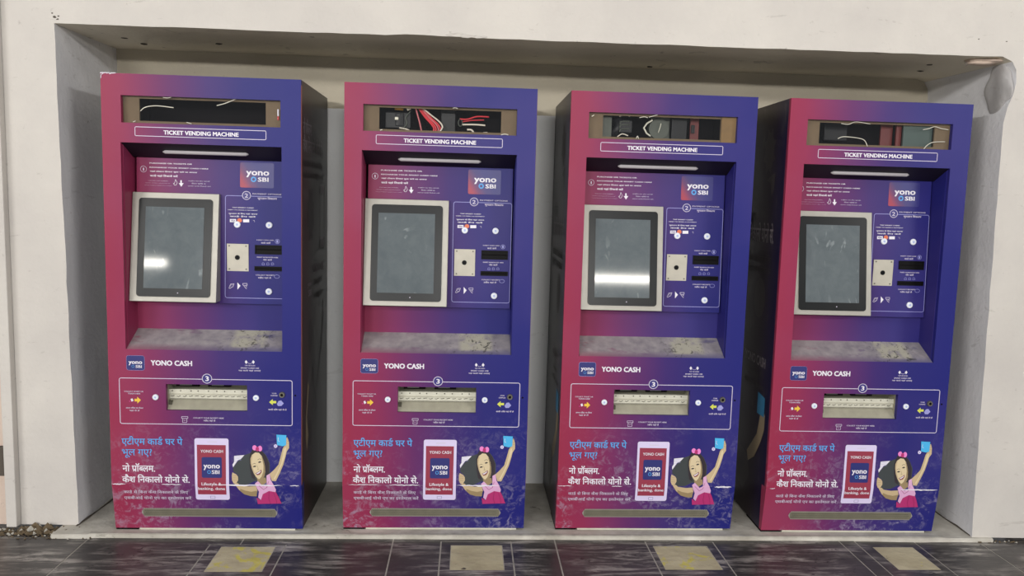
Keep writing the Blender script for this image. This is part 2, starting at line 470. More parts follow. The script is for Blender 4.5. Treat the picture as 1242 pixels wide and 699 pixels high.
def poly(mb, surf, mp, pts, mat, lift=0.0):
    q = [mp(p) for p in pts]
    bm = bmesh.new(); vs = [bm.verts.new((u, v, 0)) for u, v in q]
    for t in tessellate_polygon([[Vector((u, v, 0)) for u, v in q]]):
        try: bm.faces.new([vs[i] for i in t])
        except ValueError: pass
    if surf is S_FACE:
        bmesh.ops.bisect_plane(bm, geom=bm.verts[:] + bm.edges[:] + bm.faces[:], plane_co=(0, KZ, 0), plane_no=(0, 1, 0))
    bmesh.ops.recalc_face_normals(bm, faces=bm.faces)
    bm.verts.index_update()
    mb.add([surf(v.co.x, v.co.y, lift) for v in bm.verts], [tuple(v.index for v in f.verts) for f in bm.faces], mat)
    bm.free()
def ell(c, rx, ry, n=18, rot=0.0):
    return [(c[0] + rx*math.cos(t)*math.cos(rot) - ry*math.sin(t)*math.sin(rot), c[1] + rx*math.cos(t)*math.sin(rot) + ry*math.sin(t)*math.cos(rot)) for t in [2*math.pi*k/n for k in range(n)]]
def rrect(x0, y0, x1, y1, r, n=4, dy=0.0):   # dy: fall of the top line towards the right
    P = []
    for cx, cy, a in ((x1-r, y0+r+dy, -90), (x1-r, y1-r+dy, 0), (x0+r, y1-r, 90), (x0+r, y0+r, 180)):
        for k in range(n+1):
            t = math.radians(a + 90*k/n); P.append((cx + r*math.cos(t), cy + r*math.sin(t)))
    return P
def outline(mb, surf, mp, pts, w, mat, lift=0.0, closed=True):
    q = [mp(p) for p in pts]; n = len(q)
    for i in range(n if closed else n-1):
        a, b = q[i], q[(i+1) % n]; dx, dy = b[0]-a[0], b[1]-a[1]; l = math.hypot(dx, dy)
        if l < 1e-7: continue
        nx, ny = -dy/l*w/2, dx/l*w/2
        mb.add([surf(a[0]-nx, a[1]-ny, lift), surf(b[0]-nx, b[1]-ny, lift), surf(b[0]+nx, b[1]+ny, lift), surf(a[0]+nx, a[1]+ny, lift)], [(0,1,2,3)], mat)
def lrect(mp, x0, y0, x1, y1, r, n=4):       # rounded rectangle squared up in metres; returns points and identity mapper
    (u0, v1), (u1, v0) = mp((x0, y0)), mp((x1, y1)); rr = r
    return rrect(u0, v0, u1, v1, rr, n)
ID = lambda p: p

# ------------------------------------------------------------------ machine parts
PARTS = []     # (name, mesh object, parent name or None)
root0 = bpy.data.objects.new('ticket_machine', None); COL.objects.link(root0)

def part(mb, name, parent=None, **kw):
    return mb.build(name, parent or root0, **kw)

# front plate with window, recess and tray openings
(TX0, TZ1), (TX1, TZ0) = Z7((385, 416)), Z7((825, 566))
xs = sorted([0, RX0, WX0, TX0, TX1, WX1, RX1, W]); zs = [KZ, TZ0, TZ1, RZ0, RZ1, WZ0, WZ1, H]
holes = set()
for i in range(len(xs)-1):
    xm = (xs[i]+xs[i+1])/2
    if TX0 < xm < TX1: holes.add((i, 1))
    if RX0 < xm < RX1: holes.add((i, 3))
    if WX0 < xm < WX1: holes.add((i, 5))
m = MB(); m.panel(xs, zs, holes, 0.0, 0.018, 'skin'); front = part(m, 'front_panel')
m = MB()
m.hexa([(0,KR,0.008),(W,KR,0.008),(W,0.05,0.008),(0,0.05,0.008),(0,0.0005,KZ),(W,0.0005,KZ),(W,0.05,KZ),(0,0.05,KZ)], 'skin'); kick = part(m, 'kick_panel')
for nm, x0, x1 in (('left', 0.0, 0.012), ('right', W-0.012, W)):
    m = MB(); m.box(x0, x1, 0.018, D, KZ, H-0.012, 'side')
    m.box(x0, x1, 0.05, D, 0.008, KZ, 'side'); s_ = part(m, 'side_panel')
m = MB(); m.box(0, W, 0.018, D, H-0.012, H, 'side'); part(m, 'top_panel')
m = MB(); m.box(0.012, W-0.012, D-0.01, D, 0.008, H-0.012, 'side'); part(m, 'back_panel')
m = MB(); m.box(0.09, W-0.03, 0.03, D-0.03, 0.0, 0.008, 'traypale'); m.box(0.0, 0.085, 0.03, 0.2, 0.0, 0.008, 'dark'); part(m, 'base_frame')
m = MB(); m.box(W-0.0005, W+0.0008, 0.004, 0.014, KZ, H-0.02, 'edge'); part(m, 'edge_strip')

# recess
m = MB()
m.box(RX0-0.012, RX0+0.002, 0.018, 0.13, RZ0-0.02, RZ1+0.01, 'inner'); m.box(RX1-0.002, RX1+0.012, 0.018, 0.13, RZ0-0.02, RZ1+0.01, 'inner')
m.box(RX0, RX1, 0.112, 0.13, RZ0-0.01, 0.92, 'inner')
# dark return under the control panel
part(m, 'recess_liner')
m = MB(); m.hexa([(RX0+.002,0.002,RZ0-.012),(RX1-.002,0.002,RZ0-.012),(RX1-.002,0.112,RZ0-.012),(RX0+.002,0.112,RZ0-.012),(RX0+.002,0.002,RZ0+.001),(RX1-.002,0.002,RZ0+.001),(RX1-.002,0.112,SHZ),(RX0+.002,0.112,SHZ)], 'shelf'); shelf = part(m, 'shelf')
m = MB(); m.hexa([(RX0+.002,0.10,1.453),(RX1-.002,0.10,1.453),(RX1-.002,0.12,1.453),(RX0+.002,0.12,1.453),(RX0+.002,0.003,1.5),(RX1-.002,0.003,1.5),(RX1-.002,0.12,1.5),(RX0+.002,0.12,1.5)], 'canopy'); canopy = part(m, 'canopy')
m = MB()
c0, c1 = 0.199, 0.517
for k in range(1):
    m.tube([(c0,0.052,1.473),(c0+.01,0.050,1.473),(c1-.01,0.050,1.473),(c1,0.052,1.473)], [0.002,0.0075,0.0075,0.002], 'lamp', 8)
part(m, 'lamp_tube', canopy, smooth=True)
m = MB()
PX0, PX1, PZ0, PZ1 = 0.0785, 0.646, 0.897, 1.455
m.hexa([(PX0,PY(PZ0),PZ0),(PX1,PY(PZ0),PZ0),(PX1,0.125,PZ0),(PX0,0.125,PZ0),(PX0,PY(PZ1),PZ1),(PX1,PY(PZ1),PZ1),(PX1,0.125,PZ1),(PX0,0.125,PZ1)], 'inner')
panel = part(m, 'control_panel')

# monitor: steel bezel, black frame, dusty glass
def tiltbox(m, x0, x1, z0, z1, e0, e1, mat):
    f = lambda x, z, e: S_BEZ(x, z, e)
    m.hexa([f(x0,z0,e1), f(x1,z0,e1), f(x1,z0,e0), f(x0,z0,e0), f(x0,z1,e1), f(x1,z1,e1), f(x1,z1,e0), f(x0,z1,e0)], mat)
BX0, BX1, BZ0, BZ1 = 0.070, 0.3955, 0.906, 1.320
m = MB()
m.hexa([(BX0,BY(BZ0),BZ0),(BX1,BY(BZ0),BZ0),(BX1,0.108,BZ0),(BX0,0.108,BZ0),(BX0,BY(BZ1),BZ1),(BX1,BY(BZ1),BZ1),(BX1,0.108,BZ1),(BX0,0.108,BZ1)], 'steel')
bezel = part(m, 'monitor_bezel', bevel=0.0015)
m = MB()
P = rrect(0.097, 0.925, 0.373, 1.299, 0.012, 5); n = len(P)
m.add([S_BEZ(u, v, 0.004) for u, v in P] + [S_BEZ(u, v, -0.001) for u, v in P], [tuple(range(n))] + [(i, i+n, (i+1)%n+n, (i+1)%n) for i in range(n)], 'black')
sframe = part(m, 'screen_frame', bezel)
m = MB(); tiltbox(m, 0.1235, 0.343, 0.957, 1.266, 0.003, 0.0052, 'screen'); part(m, 'screen', bezel)
m = MB(); text(m, S_BEZ, ID, 'yona', (0.222, 0.941, 0.245, 0.935), 'softwhite', lift=0.0046)
m = MB(); m.cyl((0.252, 0.9405), 0.0022, BY(0.94)-0.0048, BY(0.94)-0.003, 'softwhite', 8); part(m, 'power_light', bezel)

# metal plate with reader hole
(a0, b1), (a1, b0) = P6((588, 319)), P6((683, 447))
pc = P6((634, 383)); yb = PY(pc[1])
m = MB(); m.box(a0, a1, yb-0.003, yb+0.002, b0, b1, 'plate'); rp = part(m, 'reader_plate')
m = MB(); m.cyl(pc, 0.0095, yb-0.0045, yb-0.002, 'black', 20); m.cyl(pc, 0.006, yb-0.0046, yb-0.004, 'glossblack', 16); part(m, 'reader_eye', rp)
for cx in (a0+0.009, a1-0.009):
    for cz in (b0+0.008, b1-0.008):
        m = MB(); m.cyl((cx, cz), 0.0032, yb-0.0045, yb-0.002, 'lock', 8); part(m, 'screw', rp)

# slots
for box, nm in (((715, 325, 838, 370), 'card_slot'), ((711, 423, 838, 447), 'receipt_slot')):
    (u0, v1), (u1, v0) = P6(box[:2]), P6(box[2:]); y = PY((v0+v1)/2)
    m = MB(); t = 0.003
    m.panel([u0, u0+t, u1-t, u1], [v0, v0+t, v1-t, v1], {(1, 1)}, y-0.004, y+0.001, 'glossblack')
    m.box(u0+t, u1-t, y-0.001, y+0.001, v0+t, v1-t, 'glossblack')
    m.box(u0+t, u1-t, y-0.003, y, (v0+v1)/2-0.0015, (v0+v1)/2+0.0015, 'dark')
    part(m, nm)

# white round caps
def cap(c, r, surf_y):
    m = MB(); m.cyl(c, r*0.78, surf_y-0.006, surf_y-0.0045, 'cap', 20, r); m.cyl(c, r, surf_y-0.0045, surf_y+0.001, 'cap', 20)
    m.cyl(c, r*0.36, surf_y-0.0066, surf_y-0.006, 'capblue', 14); return part(m, 'round_cap')
for p in ((636, 231), (781, 234), (774, 540)):
    c = P6(p); cap(c, 0.0125, PY(c[1]))
for p in ((328, 488), (876, 491)):
    cap(Z7(p), 0.0112, 0.0)

# payout tray
ty = 0.07
m = MB()
m.box(TX0-.004, TX1+.004, ty, ty+0.004, TZ0-.004, TZ1+.004, 'traydark')
m.box(TX0-.004, TX0, 0.018, ty, TZ0, TZ1, 'traymetal'); m.box(TX1, TX1+.004, 0.018, ty, TZ0, TZ1, 'traymetal')
m.box(TX0-.004, TX1+.004, 0.018, ty, TZ1, TZ1+.004, 'traymetal'); m.box(TX0-.004, TX1+.004, 0.018, ty, TZ0-.004, TZ0, 'traymetal')
tray = part(m, 'payout_tray')
w_ = TX1-TX0; h_ = TZ1-TZ0
m = MB()
m.box(TX0, TX1, 0.030, 0.05, TZ0+h_*0.56, TZ0+h_*0.74, 'traypale'); m.box(TX0, TX1, 0.027, 0.05, TZ0+h_*0.54, TZ0+h_*0.575, 'traymetal')
m.box(TX0, TX1, 0.034, 0.05, TZ0+h_*0.38, TZ0+h_*0.54, 'traypale'); m.box(TX0, TX1, 0.031, 0.05, TZ0+h_*0.36, TZ0+h_*0.39, 'traydark')
bar = part(m, 'guide_bar', tray, bevel=0.0008)
m = MB()
for k in range(9):
    cx = TX0 + w_*(0.05+0.11*k) + random.uniform(-.006, .006)
    m.cyl((cx, TZ0+h_*0.68), 0.0024, 0.0285, 0.031, 'traydark', 8)
for k in range(13):
    a = TX0 + w_*(0.02+0.075*k)
    m.tube([(a, 0.032, TZ0+h_*0.47), (a+0.006, 0.032, TZ0+h_*(0.44+0.05*random.random())), (a+0.014, 0.032, TZ0+h_*0.49)], 0.0011, 'traydark', 4)
tag(part(m, 'guide_teeth', tray), kind='stuff')
m = MB(); m.hexa([(TX0,0.012,TZ0),(TX1,0.012,TZ0),(TX1,0.05,TZ0),(TX0,0.05,TZ0),(TX0,0.042,TZ0+h_*.37),(TX1,0.042,TZ0+h_*.37),(TX1,0.05,TZ0+h_*.37),(TX0,0.05,TZ0+h_*.37)], 'traymetal'); part(m, 'chute_plate', tray)
m = MB(); m.box(TX0+0.001, TX0+0.013, 0.024, 0.045, TZ0+0.002, TZ0+h_*.3, 'traydark'); part(m, 'latch', tray)
for f0, f1 in ((0.06, 0.34), (0.46, 0.74)):
    m = MB(); m.box(TX0+w_*f0, TX0+w_*f1, 0.055, ty, TZ0+h_*.79, TZ0+h_*.93, 'dark'); m.box(TX0+w_*(f0+.05), TX0+w_*(f1-.08), 0.052, 0.056, TZ0+h_*.84, TZ0+h_*.89, 'greypart'); part(m, 'note_guide', tray)

# keyhole lock at the right of the payout box
c = Z7((1018, 474)); m = MB(); m.cyl(c, 0.0105, -0.006, 0.001, 'lock', 20, 0.0125); m.cyl(c, 0.0055, -0.0065, -0.005, 'dark', 14); part(m, 'key_lock')
c = Z7((1090, 478)); m = MB(); m.cyl(c, 0.0035, -0.002, 0.001, 'dark', 10); part(m, 'side_screw')

# vent strip near the foot
m = MB(); (u0, v1), (u1, v0) = Z8((196, 443)), Z8((852, 491)); vc = (v0+v1)/2; hh = (v1-v0)/2
pts = []; N = 62
for k in range(N*2+1):
    x = u0+0.012 + (u1-u0-0.024)*k/(N*2); pts.append((x, vc-hh + (0.0022 if k % 2 else 0)))
pts += [(u1-0.004, vc-hh*0.45), (u1, vc), (u1-0.004, vc+hh*0.45)]
for k in range(N*2, -1, -1):
    x = u0+0.012 + (u1-u0-0.024)*k/(N*2); pts.append((x, vc+hh - (0.0022 if k % 2 else 0)))
pts += [(u0+0.004, vc+hh*0.45), (u0, vc), (u0+0.004, vc-hh*0.45)]
poly(m, S_FACE, ID, pts, 'ventedge', 0.0012)
x_ = [(u0+0.006+(u1-u0-0.012)*0, 0)]
poly(m, S_FACE, ID, rrect(u0+0.006, vc-hh+0.0035, u1-0.006, vc+hh-0.0035, 0.008), 'vent', 0.0020)
vent = part(m, 'vent_strip')
m = MB()
for r_ in range(3):
    for k in range(74):
        x = u0+0.016+(u1-u0-0.032)*(k+(r_ % 2)*0.5)/74; z = vc+(r_-1)*0.0078
        poly(m, S_FACE, ID, [(x-0.0019, z), (x, z-0.0019), (x+0.0019, z), (x, z+0.0019)], 'ventdark', 0.0026)
tag(part(m, 'vent_holes', vent), kind='stuff')

# ------------------------------------------------------------------ printed artwork on the face
t = MB()
outline(t, S_FACE, ID, lrect(Z5, 246, 322, 914, 390, 0.004), 0.0022, 'softwhite')
text(t, S_FACE, Z5, 'TICKET VENDING MACHINE', (392, 341, 775, 374), 'white', bold=0.04)
part(t, 'title_lettering')
t = MB()
poly(t, S_FACE, ID, lrect(Z7, 175, 258, 272, 340, 0.008), 'navy'); outline(t, S_FACE, ID, lrect(Z7, 175, 258, 272, 340, 0.008), 0.0012, 'blob')
text(t, S_FACE, Z7, 'yono', (186, 288, 261, 305), 'white', unit=0.5, bold=0.03, lift=0.0006)
text(t, S_FACE, Z7, 'SBI', (224, 311, 258, 326), 'white', bold=0.02, lift=0.0006)
outline(t, S_FACE, Z7, ell((210, 318), 7, 7, 12), 0.0012, 'blueprint', 0.0006)
text(t, S_FACE, Z7, 'YONO CASH', (307, 284, 533, 315), 'white', bold=0.045)
part(t, 'cash_lettering')
t = MB()
for cx in (828, 867): poly(t, S_FACE, Z7, [(cx, 282), (cx+8, 293), (cx, 304), (cx-8, 293)], 'white')
outline(t, S_FACE, Z7, [(836, 298), (848, 303), (860, 298)], 0.0012, 'softwhite', closed=False)
text(t, S_FACE, Z7, 'TAP OR SCAN', (820, 309, 876, 316), 'softwhite', bold=0.022)
text(t, S_FACE, Z7, 'SMART CARD USE', (797, 322, 897, 331), 'softwhite', bold=0.022)
text(t, S_FACE, Z7, 'यह काड^ यहां लगाएं', (785, 337, 905, 345), 'softwhite', unit=0.62, bold=0.022)
part(t, 'instruction_lettering')
# box 3
t = MB()
bx = lrect(Z7, 132, 382, 1068, 645, 0.007); outline(t, S_FACE, ID, bx, 0.0026, 'softwhite')
cc = Z7((612, 385)); poly(t, S_FACE, ID, ell(cc, 0.0185, 0.0185, 24), 'circlefill', 0.0004); outline(t, S_FACE, ID, ell(cc, 0.0178, 0.0178, 24), 0.0024, 'softwhite', 0.0008)
text(t, S_FACE, Z7, '3', (603, 372, 622, 398), 'white', bold=0.03, lift=0.0008)
text(t, S_FACE, Z7, 'COLLECT TICKET OR', (157, 453, 262, 461), 'softwhite', bold=0.022)
text(t, S_FACE, Z7, 'TOKEN HERE', (177, 465, 245, 473), 'softwhite', bold=0.022)
text(t, S_FACE, Z7, 'अपना टिकट या टोकन', (163, 545, 258, 553), 'softwhite', unit=0.62, bold=0.022)
text(t, S_FACE, Z7, 'यहां से लें', (183, 560, 238, 567), 'softwhite', unit=0.62, bold=0.022)
text(t, S_FACE, Z7, 'YOUR', (963, 463, 988, 470), 'softwhite', bold=0.022)
text(t, S_FACE, Z7, 'CHANGE', (955, 475, 993, 482), 'softwhite', bold=0.022)
text(t, S_FACE, Z7, 'बाकी रािश यहां से लें', (940, 553, 1040, 561), 'softwhite', unit=0.62, bold=0.022)
text(t, S_FACE, Z7, 'COLLECT YOUR RECEIPT HERE', (530, 599, 696, 608), 'softwhite', bold=0.022)
text(t, S_FACE, Z7, 'रसीद यहां लें', (585, 615, 650, 623), 'softwhite', unit=0.62, bold=0.022)
outline(t, S_FACE, Z7, [(466, 596), (500, 596), (500, 606), (466, 606)], 0.0016, 'softwhite')
outline(t, S_FACE, Z7, [(472, 606), (470, 628), (494, 628), (494, 606)], 0.0014, 'softwhite', closed=False)
outline(t, S_FACE, Z7, [(476, 614), (482, 618), (489, 614)], 0.001, 'softwhite', closed=False)
poly(t, S_FACE, Z7, [(190, 500), (200, 495), (206, 508), (196, 514)], 'white'); poly(t, S_FACE, Z7, [(180, 510), (190, 506), (194, 513), (184, 516)], 'magenta')
poly(t, S_FACE, Z7, [(212, 498), (227, 498), (227, 486), (247, 505), (227, 524), (227, 512), (212, 512)], 'arrow')
poly(t, S_FACE, Z7, [(985, 508), (966, 508), (966, 498), (946, 515), (966, 532), (966, 521), (985, 521)], 'lime')
poly(t, S_FACE, Z7, [(988, 525), (998, 508), (1012, 505), (1026, 522), (1012, 536), (994, 536)], 'blob')
part(t, 'payout_lettering')
# lower poster text
t = MB()
text(t, S_FACE, Z8, 'एटीएम काड^ घर पे', (118, 99, 412, 130), 'blueprint', unit=0.62, bold=0.016)
text(t, S_FACE, Z8, 'भूल गए?', (118, 151, 262, 181), 'blueprint', unit=0.62, bold=0.008)
part(t, 'poster_lettering'); t = MB()
text(t, S_FACE, Z8, 'नो प/ॉ<बलम.', (118, 231, 275, 260), 'white', unit=0.62, bold=0.022)
text(t, S_FACE, Z8, 'कैश िनकालो योनो से.', (115, 285, 440, 314), 'white', unit=0.62, bold=0.022)
text(t, S_FACE, Z8, 'काड^ से िबना कैश िनकालने के िलए', (118, 356, 428, 370), 'softwhite', unit=0.62, bold=0.008)
text(t, S_FACE, Z8, 'एसबीआई योनो एप का इ<सतेमाल करें', (118, 386, 442, 400), 'softwhite', unit=0.62, bold=0.008)
part(t, 'poster_lettering')
# phone picture
t = MB()
PX = lrect(Z8, 469, 96, 627, 401, 0.008, 5); poly(t, S_FACE, ID, PX, 'phoneframe')
poly(t, S_FACE, Z8, [(480, 128), (619, 130), (613, 374), (476, 373)], 'phonescreen', 0.0004)
poly(t, S_FACE, Z8, [(530, 112), (578, 112), (578, 116), (530, 116)], 'softwhite', 0.0004)
outline(t, S_FACE, Z8, [(535, 382), (557, 382), (557, 394), (535, 394)], 0.001, 'navy', 0.0004)
text(t, S_FACE, Z8, 'YONO CASH', (497, 152, 605, 167), 'white', bold=0.02, lift=0.0008)
poly(t, S_FACE, ID, lrect(Z8, 501, 188, 596, 290, 0.006), 'navy', 0.0008)
text(t, S_FACE, Z8, 'yono', (509, 224, 588, 243), 'white', unit=0.5, bold=0.03, lift=0.0012)
text(t, S_FACE, Z8, 'SBI', (548, 252, 585, 270), 'white', bold=0.02, lift=0.0012)
outline(t, S_FACE, Z8, ell((535, 261), 7.5, 7.5, 14), 0.0022, 'blueprint', 0.0012)
text(t, S_FACE, Z8, 'Lifestyle &', (497, 312, 592, 327), 'white', bold=0.02, lift=0.0008)
text(t, S_FACE, Z8, 'banking, done', (479, 335, 608, 350), 'white', bold=0.02, lift=0.0008)
part(t, 'phone_picture')
# girl picture (flat print)
g = MB()
G = lambda pts, m_, l: poly(g, S_FACE, GZ, pts, m_, l)
G([(150,235),(205,215),(225,180),(290,188),(332,235),(360,300),(358,380),(330,425),(300,440),(230,450),(170,478),(70,478),(95,440),(95,400),(58,368),(58,338),(100,285)], 'bag', 0.0)
G([(192,260),(205,215),(225,185),(290,190),(330,240),(352,300),(350,375),(333,430),(315,440),(322,380),(320,330),(312,280),(285,225),(245,212),(212,232),(205,300),(212,360),(232,405),(238,440),(208,420),(196,350)], 'hair', 0.0004)
G([(70,240),(155,232),(122,268),(100,275),(58,335),(54,312),(68,290)], 'white', 0.0004)
for yy in (252, 266, 282): outline(g, S_FACE, GZ, [(72, yy), (128, yy-8)], 0.0008, 'blob', 0.0008, closed=False)
G([(52,376),(66,384),(84,394),(96,412),(97,440),(80,468),(58,468),(46,440),(46,402)], 'skinc', 0.0006)
for yy in (402, 420, 438): outline(g, S_FACE, GZ, [(52, yy), (84, yy+3)], 0.001, 'skind', 0.001, closed=False)
G([(64,470),(92,466),(112,484),(180,494),(240,490),(250,530),(238,572),(190,574),(140,558),(98,522)], 'skinc', 0.0004)
G([(108,512),(150,530),(200,540),(248,530),(240,580),(190,578),(140,562),(110,535)], 'skind', 0.0008)
G([(250,415),(322,420),(330,458),(290,485),(256,462)], 'skind', 0.0006)
G([(215,232),(245,210),(275,214),(298,243),(312,285),(320,330),(320,375),(312,408),(292,432),(268,433),(245,416),(228,388),(212,345),(203,300),(203,262)], 'skinl', 0.0008)
G([(290,234),(306,262),(320,330),(319,380),(312,408),(292,432),(268,433),(288,412),(304,372),(308,320),(300,272)], 'skind', 0.0010); G([(203,262),(215,232),(222,235),(212,290),(222,345),(240,400),(262,432),(245,416),(228,388),(212,345),(203,300)], 'skinc', 0.0010)
G(ell((235,326), 13, 6, 12, -0.2), 'hair', 0.0014); G(ell((278,290), 13, 6, 12, -0.25), 'hair', 0.0014)
outline(g, S_FACE, GZ, [(220,308),(234,300),(246,306)], 0.0014, 'hair', 0.0014, closed=False); outline(g, S_FACE, GZ, [(262,272),(276,262),(292,268)], 0.0014, 'hair', 0.0014, closed=False)
outline(g, S_FACE, GZ, [(256,318),(264,345),(256,352),(272,350)], 0.0012, 'skind', 0.0014, closed=False)
G([(240,382),(262,372),(290,352),(292,372),(276,394),(254,400)], 'mouth', 0.0014); G([(246,382),(264,375),(286,360),(284,370),(266,386),(252,389)], 'white', 0.0018)
G(ell((240,172), 19, 22, 14), 'bow', 0.0012); G(ell((284,178), 18, 24, 14), 'bow', 0.0012); G(ell((262,182), 14, 20, 12), 'magenta', 0.0014)
G([(355,388),(395,352),(430,312),(452,240),(468,180),(480,160),(492,152),(496,92),(510,84),(522,122),(522,172),(500,205),(492,240),(470,312),(440,380),(405,448),(372,446)], 'skinc', 0.0006)
G([(478,180),(496,165),(500,195),(486,240),(462,305),(430,370),(400,430),(385,432),(420,370),(452,300),(468,235)], 'skinl', 0.0010)
G([(422,62),(503,66),(498,150),(470,158),(424,148)], 'cyan', 0.0014)
outline(g, S_FACE, GZ, [(436,85),(434,112),(446,118)], 0.0014, 'white', 0.0018, closed=False)
for yy in (92, 112, 130): outline(g, S_FACE, GZ, [(500, yy), (518, yy+6)], 0.0011, 'skind', 0.0016, closed=False)
G(ell((412,157), 15, 15, 14), 'phoneframe', 0.0012); G(ell((412,157), 6, 6, 10), 'blob', 0.0016)
G([(234,468),(258,448),(300,492),(330,478),(330,402),(356,386),(364,440),(386,480),(402,520),(396,548),(345,535),(308,562),(276,614),(252,590),(262,540),(246,505)], 'lilac', 0.0012)
G([(292,560),(345,532),(400,542),(418,580),(440,642),(245,646),(240,592),(272,614)], 'magenta', 0.0014)
outline(g, S_FACE, GZ, [(345,538),(338,600),(350,644)], 0.0018, 'magentad', 0.0018, closed=False); outline(g, S_FACE, GZ, [(380,548),(398,600),(402,642)], 0.0016, 'magentad', 0.0018, closed=False)
outline(g, S_FACE, GZ, [(258,478),(300,520),(330,500),(345,450)], 0.0014, 'magentad', 0.0018, closed=False)
part(g, 'girl_picture')

# ------------------------------------------------------------------ printed artwork on the control panel
t = MB()
c1_ = P5((240, 540)); outline(t, S_PANEL, ID, ell(c1_, 0.0115, 0.0115, 18), 0.0014, 'softwhite'); text(t, S_PANEL, P5, '1', (237, 533, 243, 548), 'softwhite')
text(t, S_PANEL, P9, 'PURCHASE OR TICKETS OR', (52, 115, 416, 136), 'white', bold=0.028)
text(t, S_PANEL, P9, 'RECHARGE YOUR SMART CARD HERE', (52, 152, 554, 176), 'white', bold=0.028)
text(t, S_PANEL, P9, 'यहां ट^ोकन िटकट बुक करें या अपना'.replace('ट^', 'ट'), (54, 188, 458, 208), 'white', unit=0.62, bold=0.03)
text(t, S_PANEL, P9, 'काड^ यहां िरचाज^ करें', (54, 224, 292, 244), 'white', unit=0.62, bold=0.03)
text(t, S_PANEL, P9, 'TAP ON THE SCREEN', (35, 270, 205, 279), 'softwhite')
text(t, S_PANEL, P9, 'TO BUY TICKETS OR RECHARGE', (12, 290, 222, 299), 'softwhite')
text(t, S_PANEL, P9, 'YOUR SMART CARD WITH EASE', (5, 310, 238, 319), 'softwhite')
text(t, S_PANEL, P9, 'स्क/ीन पर टैप करके'.replace('स्क/', '<सक/'), (380, 273, 565, 284), 'softwhite', unit=0.62)
text(t, S_PANEL, P9, 'िटकट खरीदें या', (410, 295, 530, 306), 'softwhite', unit=0.62)
text(t, S_PANEL, P9, 'अपना काड^ िरचाज^ करें', (375, 317, 572, 328), 'softwhite', unit=0.62)
outline(t, S_PANEL, P9, [(268, 278), (272, 262), (280, 278), (286, 292), (276, 312), (262, 312), (252, 296), (262, 298), (268, 278)], 0.0013, 'white', closed=False)
poly(t, S_PANEL, P9, [(313, 270), (325, 270), (325, 295), (341, 295), (320, 326), (299, 295), (313, 295)], 'white')
part(t, 'purchase_lettering')
t = MB()
lp = lrect(P5, 735, 505, 905, 640, 0.006); poly(t, S_PANEL, ID, lp, 'logo')
text(t, S_PANEL, P9, 'yono', (878, 186, 1074, 230), 'white', unit=0.5, bold=0.03, lift=0.0005)
text(t, S_PANEL, P9, 'SBI', (977, 245, 1068, 283), 'white', bold=0.03, lift=0.0005)
outline(t, S_PANEL, P9, ell((940, 262), 18, 18, 18), 0.0055, 'blueprint', 0.0005)
part(t, 'logo_square')
t = MB()
outline(t, S_PANEL, ID, lrect(P6, 584, 97, 846, 574, 0.008), 0.0020, 'blob')
cc = P6((680, 97)); poly(t, S_PANEL, ID, ell(cc, 0.0165, 0.0165, 24), 'circlefill', 0.0004); outline(t, S_PANEL, ID, ell(cc, 0.0158, 0.0158, 24), 0.0020, 'softwhite', 0.0008)
text(t, S_PANEL, P6, '2', (672, 88, 687, 107), 'softwhite', bold=0.01, lift=0.0008)
text(t, S_PANEL, P6, 'PAYMENT OPTIONS', (708, 86, 838, 96), 'softwhite', bold=0.01, lift=0.0006)
text(t, S_PANEL, P6, 'भुगतान िवकल्प'.replace('ल्', '<ल'), (730, 107, 818, 117), 'softwhite', unit=0.62, bold=0.022)
text(t, S_PANEL, P6, 'TAP SMART CARD', (614, 150, 712, 157), 'white', bold=0.022)
text(t, S_PANEL, P6, 'HERE TO MAKE A PAYMENT', (595, 161, 730, 168), 'white', bold=0.022)
text(t, S_PANEL, P6, 'भुगतान के िलए यहां अपना', (597, 178, 728, 186), 'white', unit=0.62, bold=0.022)
text(t, S_PANEL, P6, 'काड^ टैप करें', (602, 191, 720, 199), 'white', unit=0.62, bold=0.022)
poly(t, S_PANEL, P6, [(602, 206), (630, 206), (630, 220), (602, 220)], 'white'); poly(t, S_PANEL, P6, [(662, 207), (690, 207), (690, 221), (662, 221)], 'white')
poly(t, S_PANEL, P6, ell((646, 212), 11, 10), 'orange'); text(t, S_PANEL, P6, 'VISA', (606, 209, 626, 217), 'navy', bold=0.02, lift=0.0004)
outline(t, S_PANEL, P6, [(708, 212), (714, 212), (714, 220)], 0.001, 'softwhite', closed=False)
text(t, S_PANEL, P6, 'INSERT CARD HERE', (722, 300, 800, 306), 'softwhite', bold=0.022)
text(t, S_PANEL, P6, 'काड^ डालें', (742, 313, 785, 320), 'softwhite', unit=0.62, bold=0.022)
outline(t, S_PANEL, P6, ell((816, 309), 10, 10, 14), 0.0014, 'blob'); poly(t, S_PANEL, P6, [(812, 303), (820, 303), (820, 315), (812, 315)], 'blob')
text(t, S_PANEL, P6, 'INSERT BANKNOTES HERE', (722, 379, 818, 386), 'softwhite', bold=0.022)
text(t, S_PANEL, P6, 'नोट डालें', (750, 391, 790, 398), 'softwhite', unit=0.62, bold=0.022)
for cx in (750, 771, 792): outline(t, S_PANEL, P6, [(cx-6, 417), (cx-4, 408), (cx+4, 408), (cx+6, 417)], 0.0012, 'blob')
text(t, S_PANEL, P6, 'COLLECT RECEIPT', (715, 461, 800, 468), 'softwhite', bold=0.022)
text(t, S_PANEL, P6, 'रसीद यहां लें', (725, 474, 785, 481), 'softwhite', unit=0.62, bold=0.022)
outline(t, S_PANEL, P6, ell((811, 471), 12, 8, 14), 0.0014, 'blob')
outline(t, S_PANEL, P6, [(592, 524), (600, 506), (616, 504), (610, 518), (596, 526)], 0.0016, 'softwhite'); outline(t, S_PANEL, P6, ell((606, 515), 6, 6, 10), 0.001, 'softwhite')
poly(t, S_PANEL, P6, [(631, 498), (645, 514), (631, 531)], 'white')
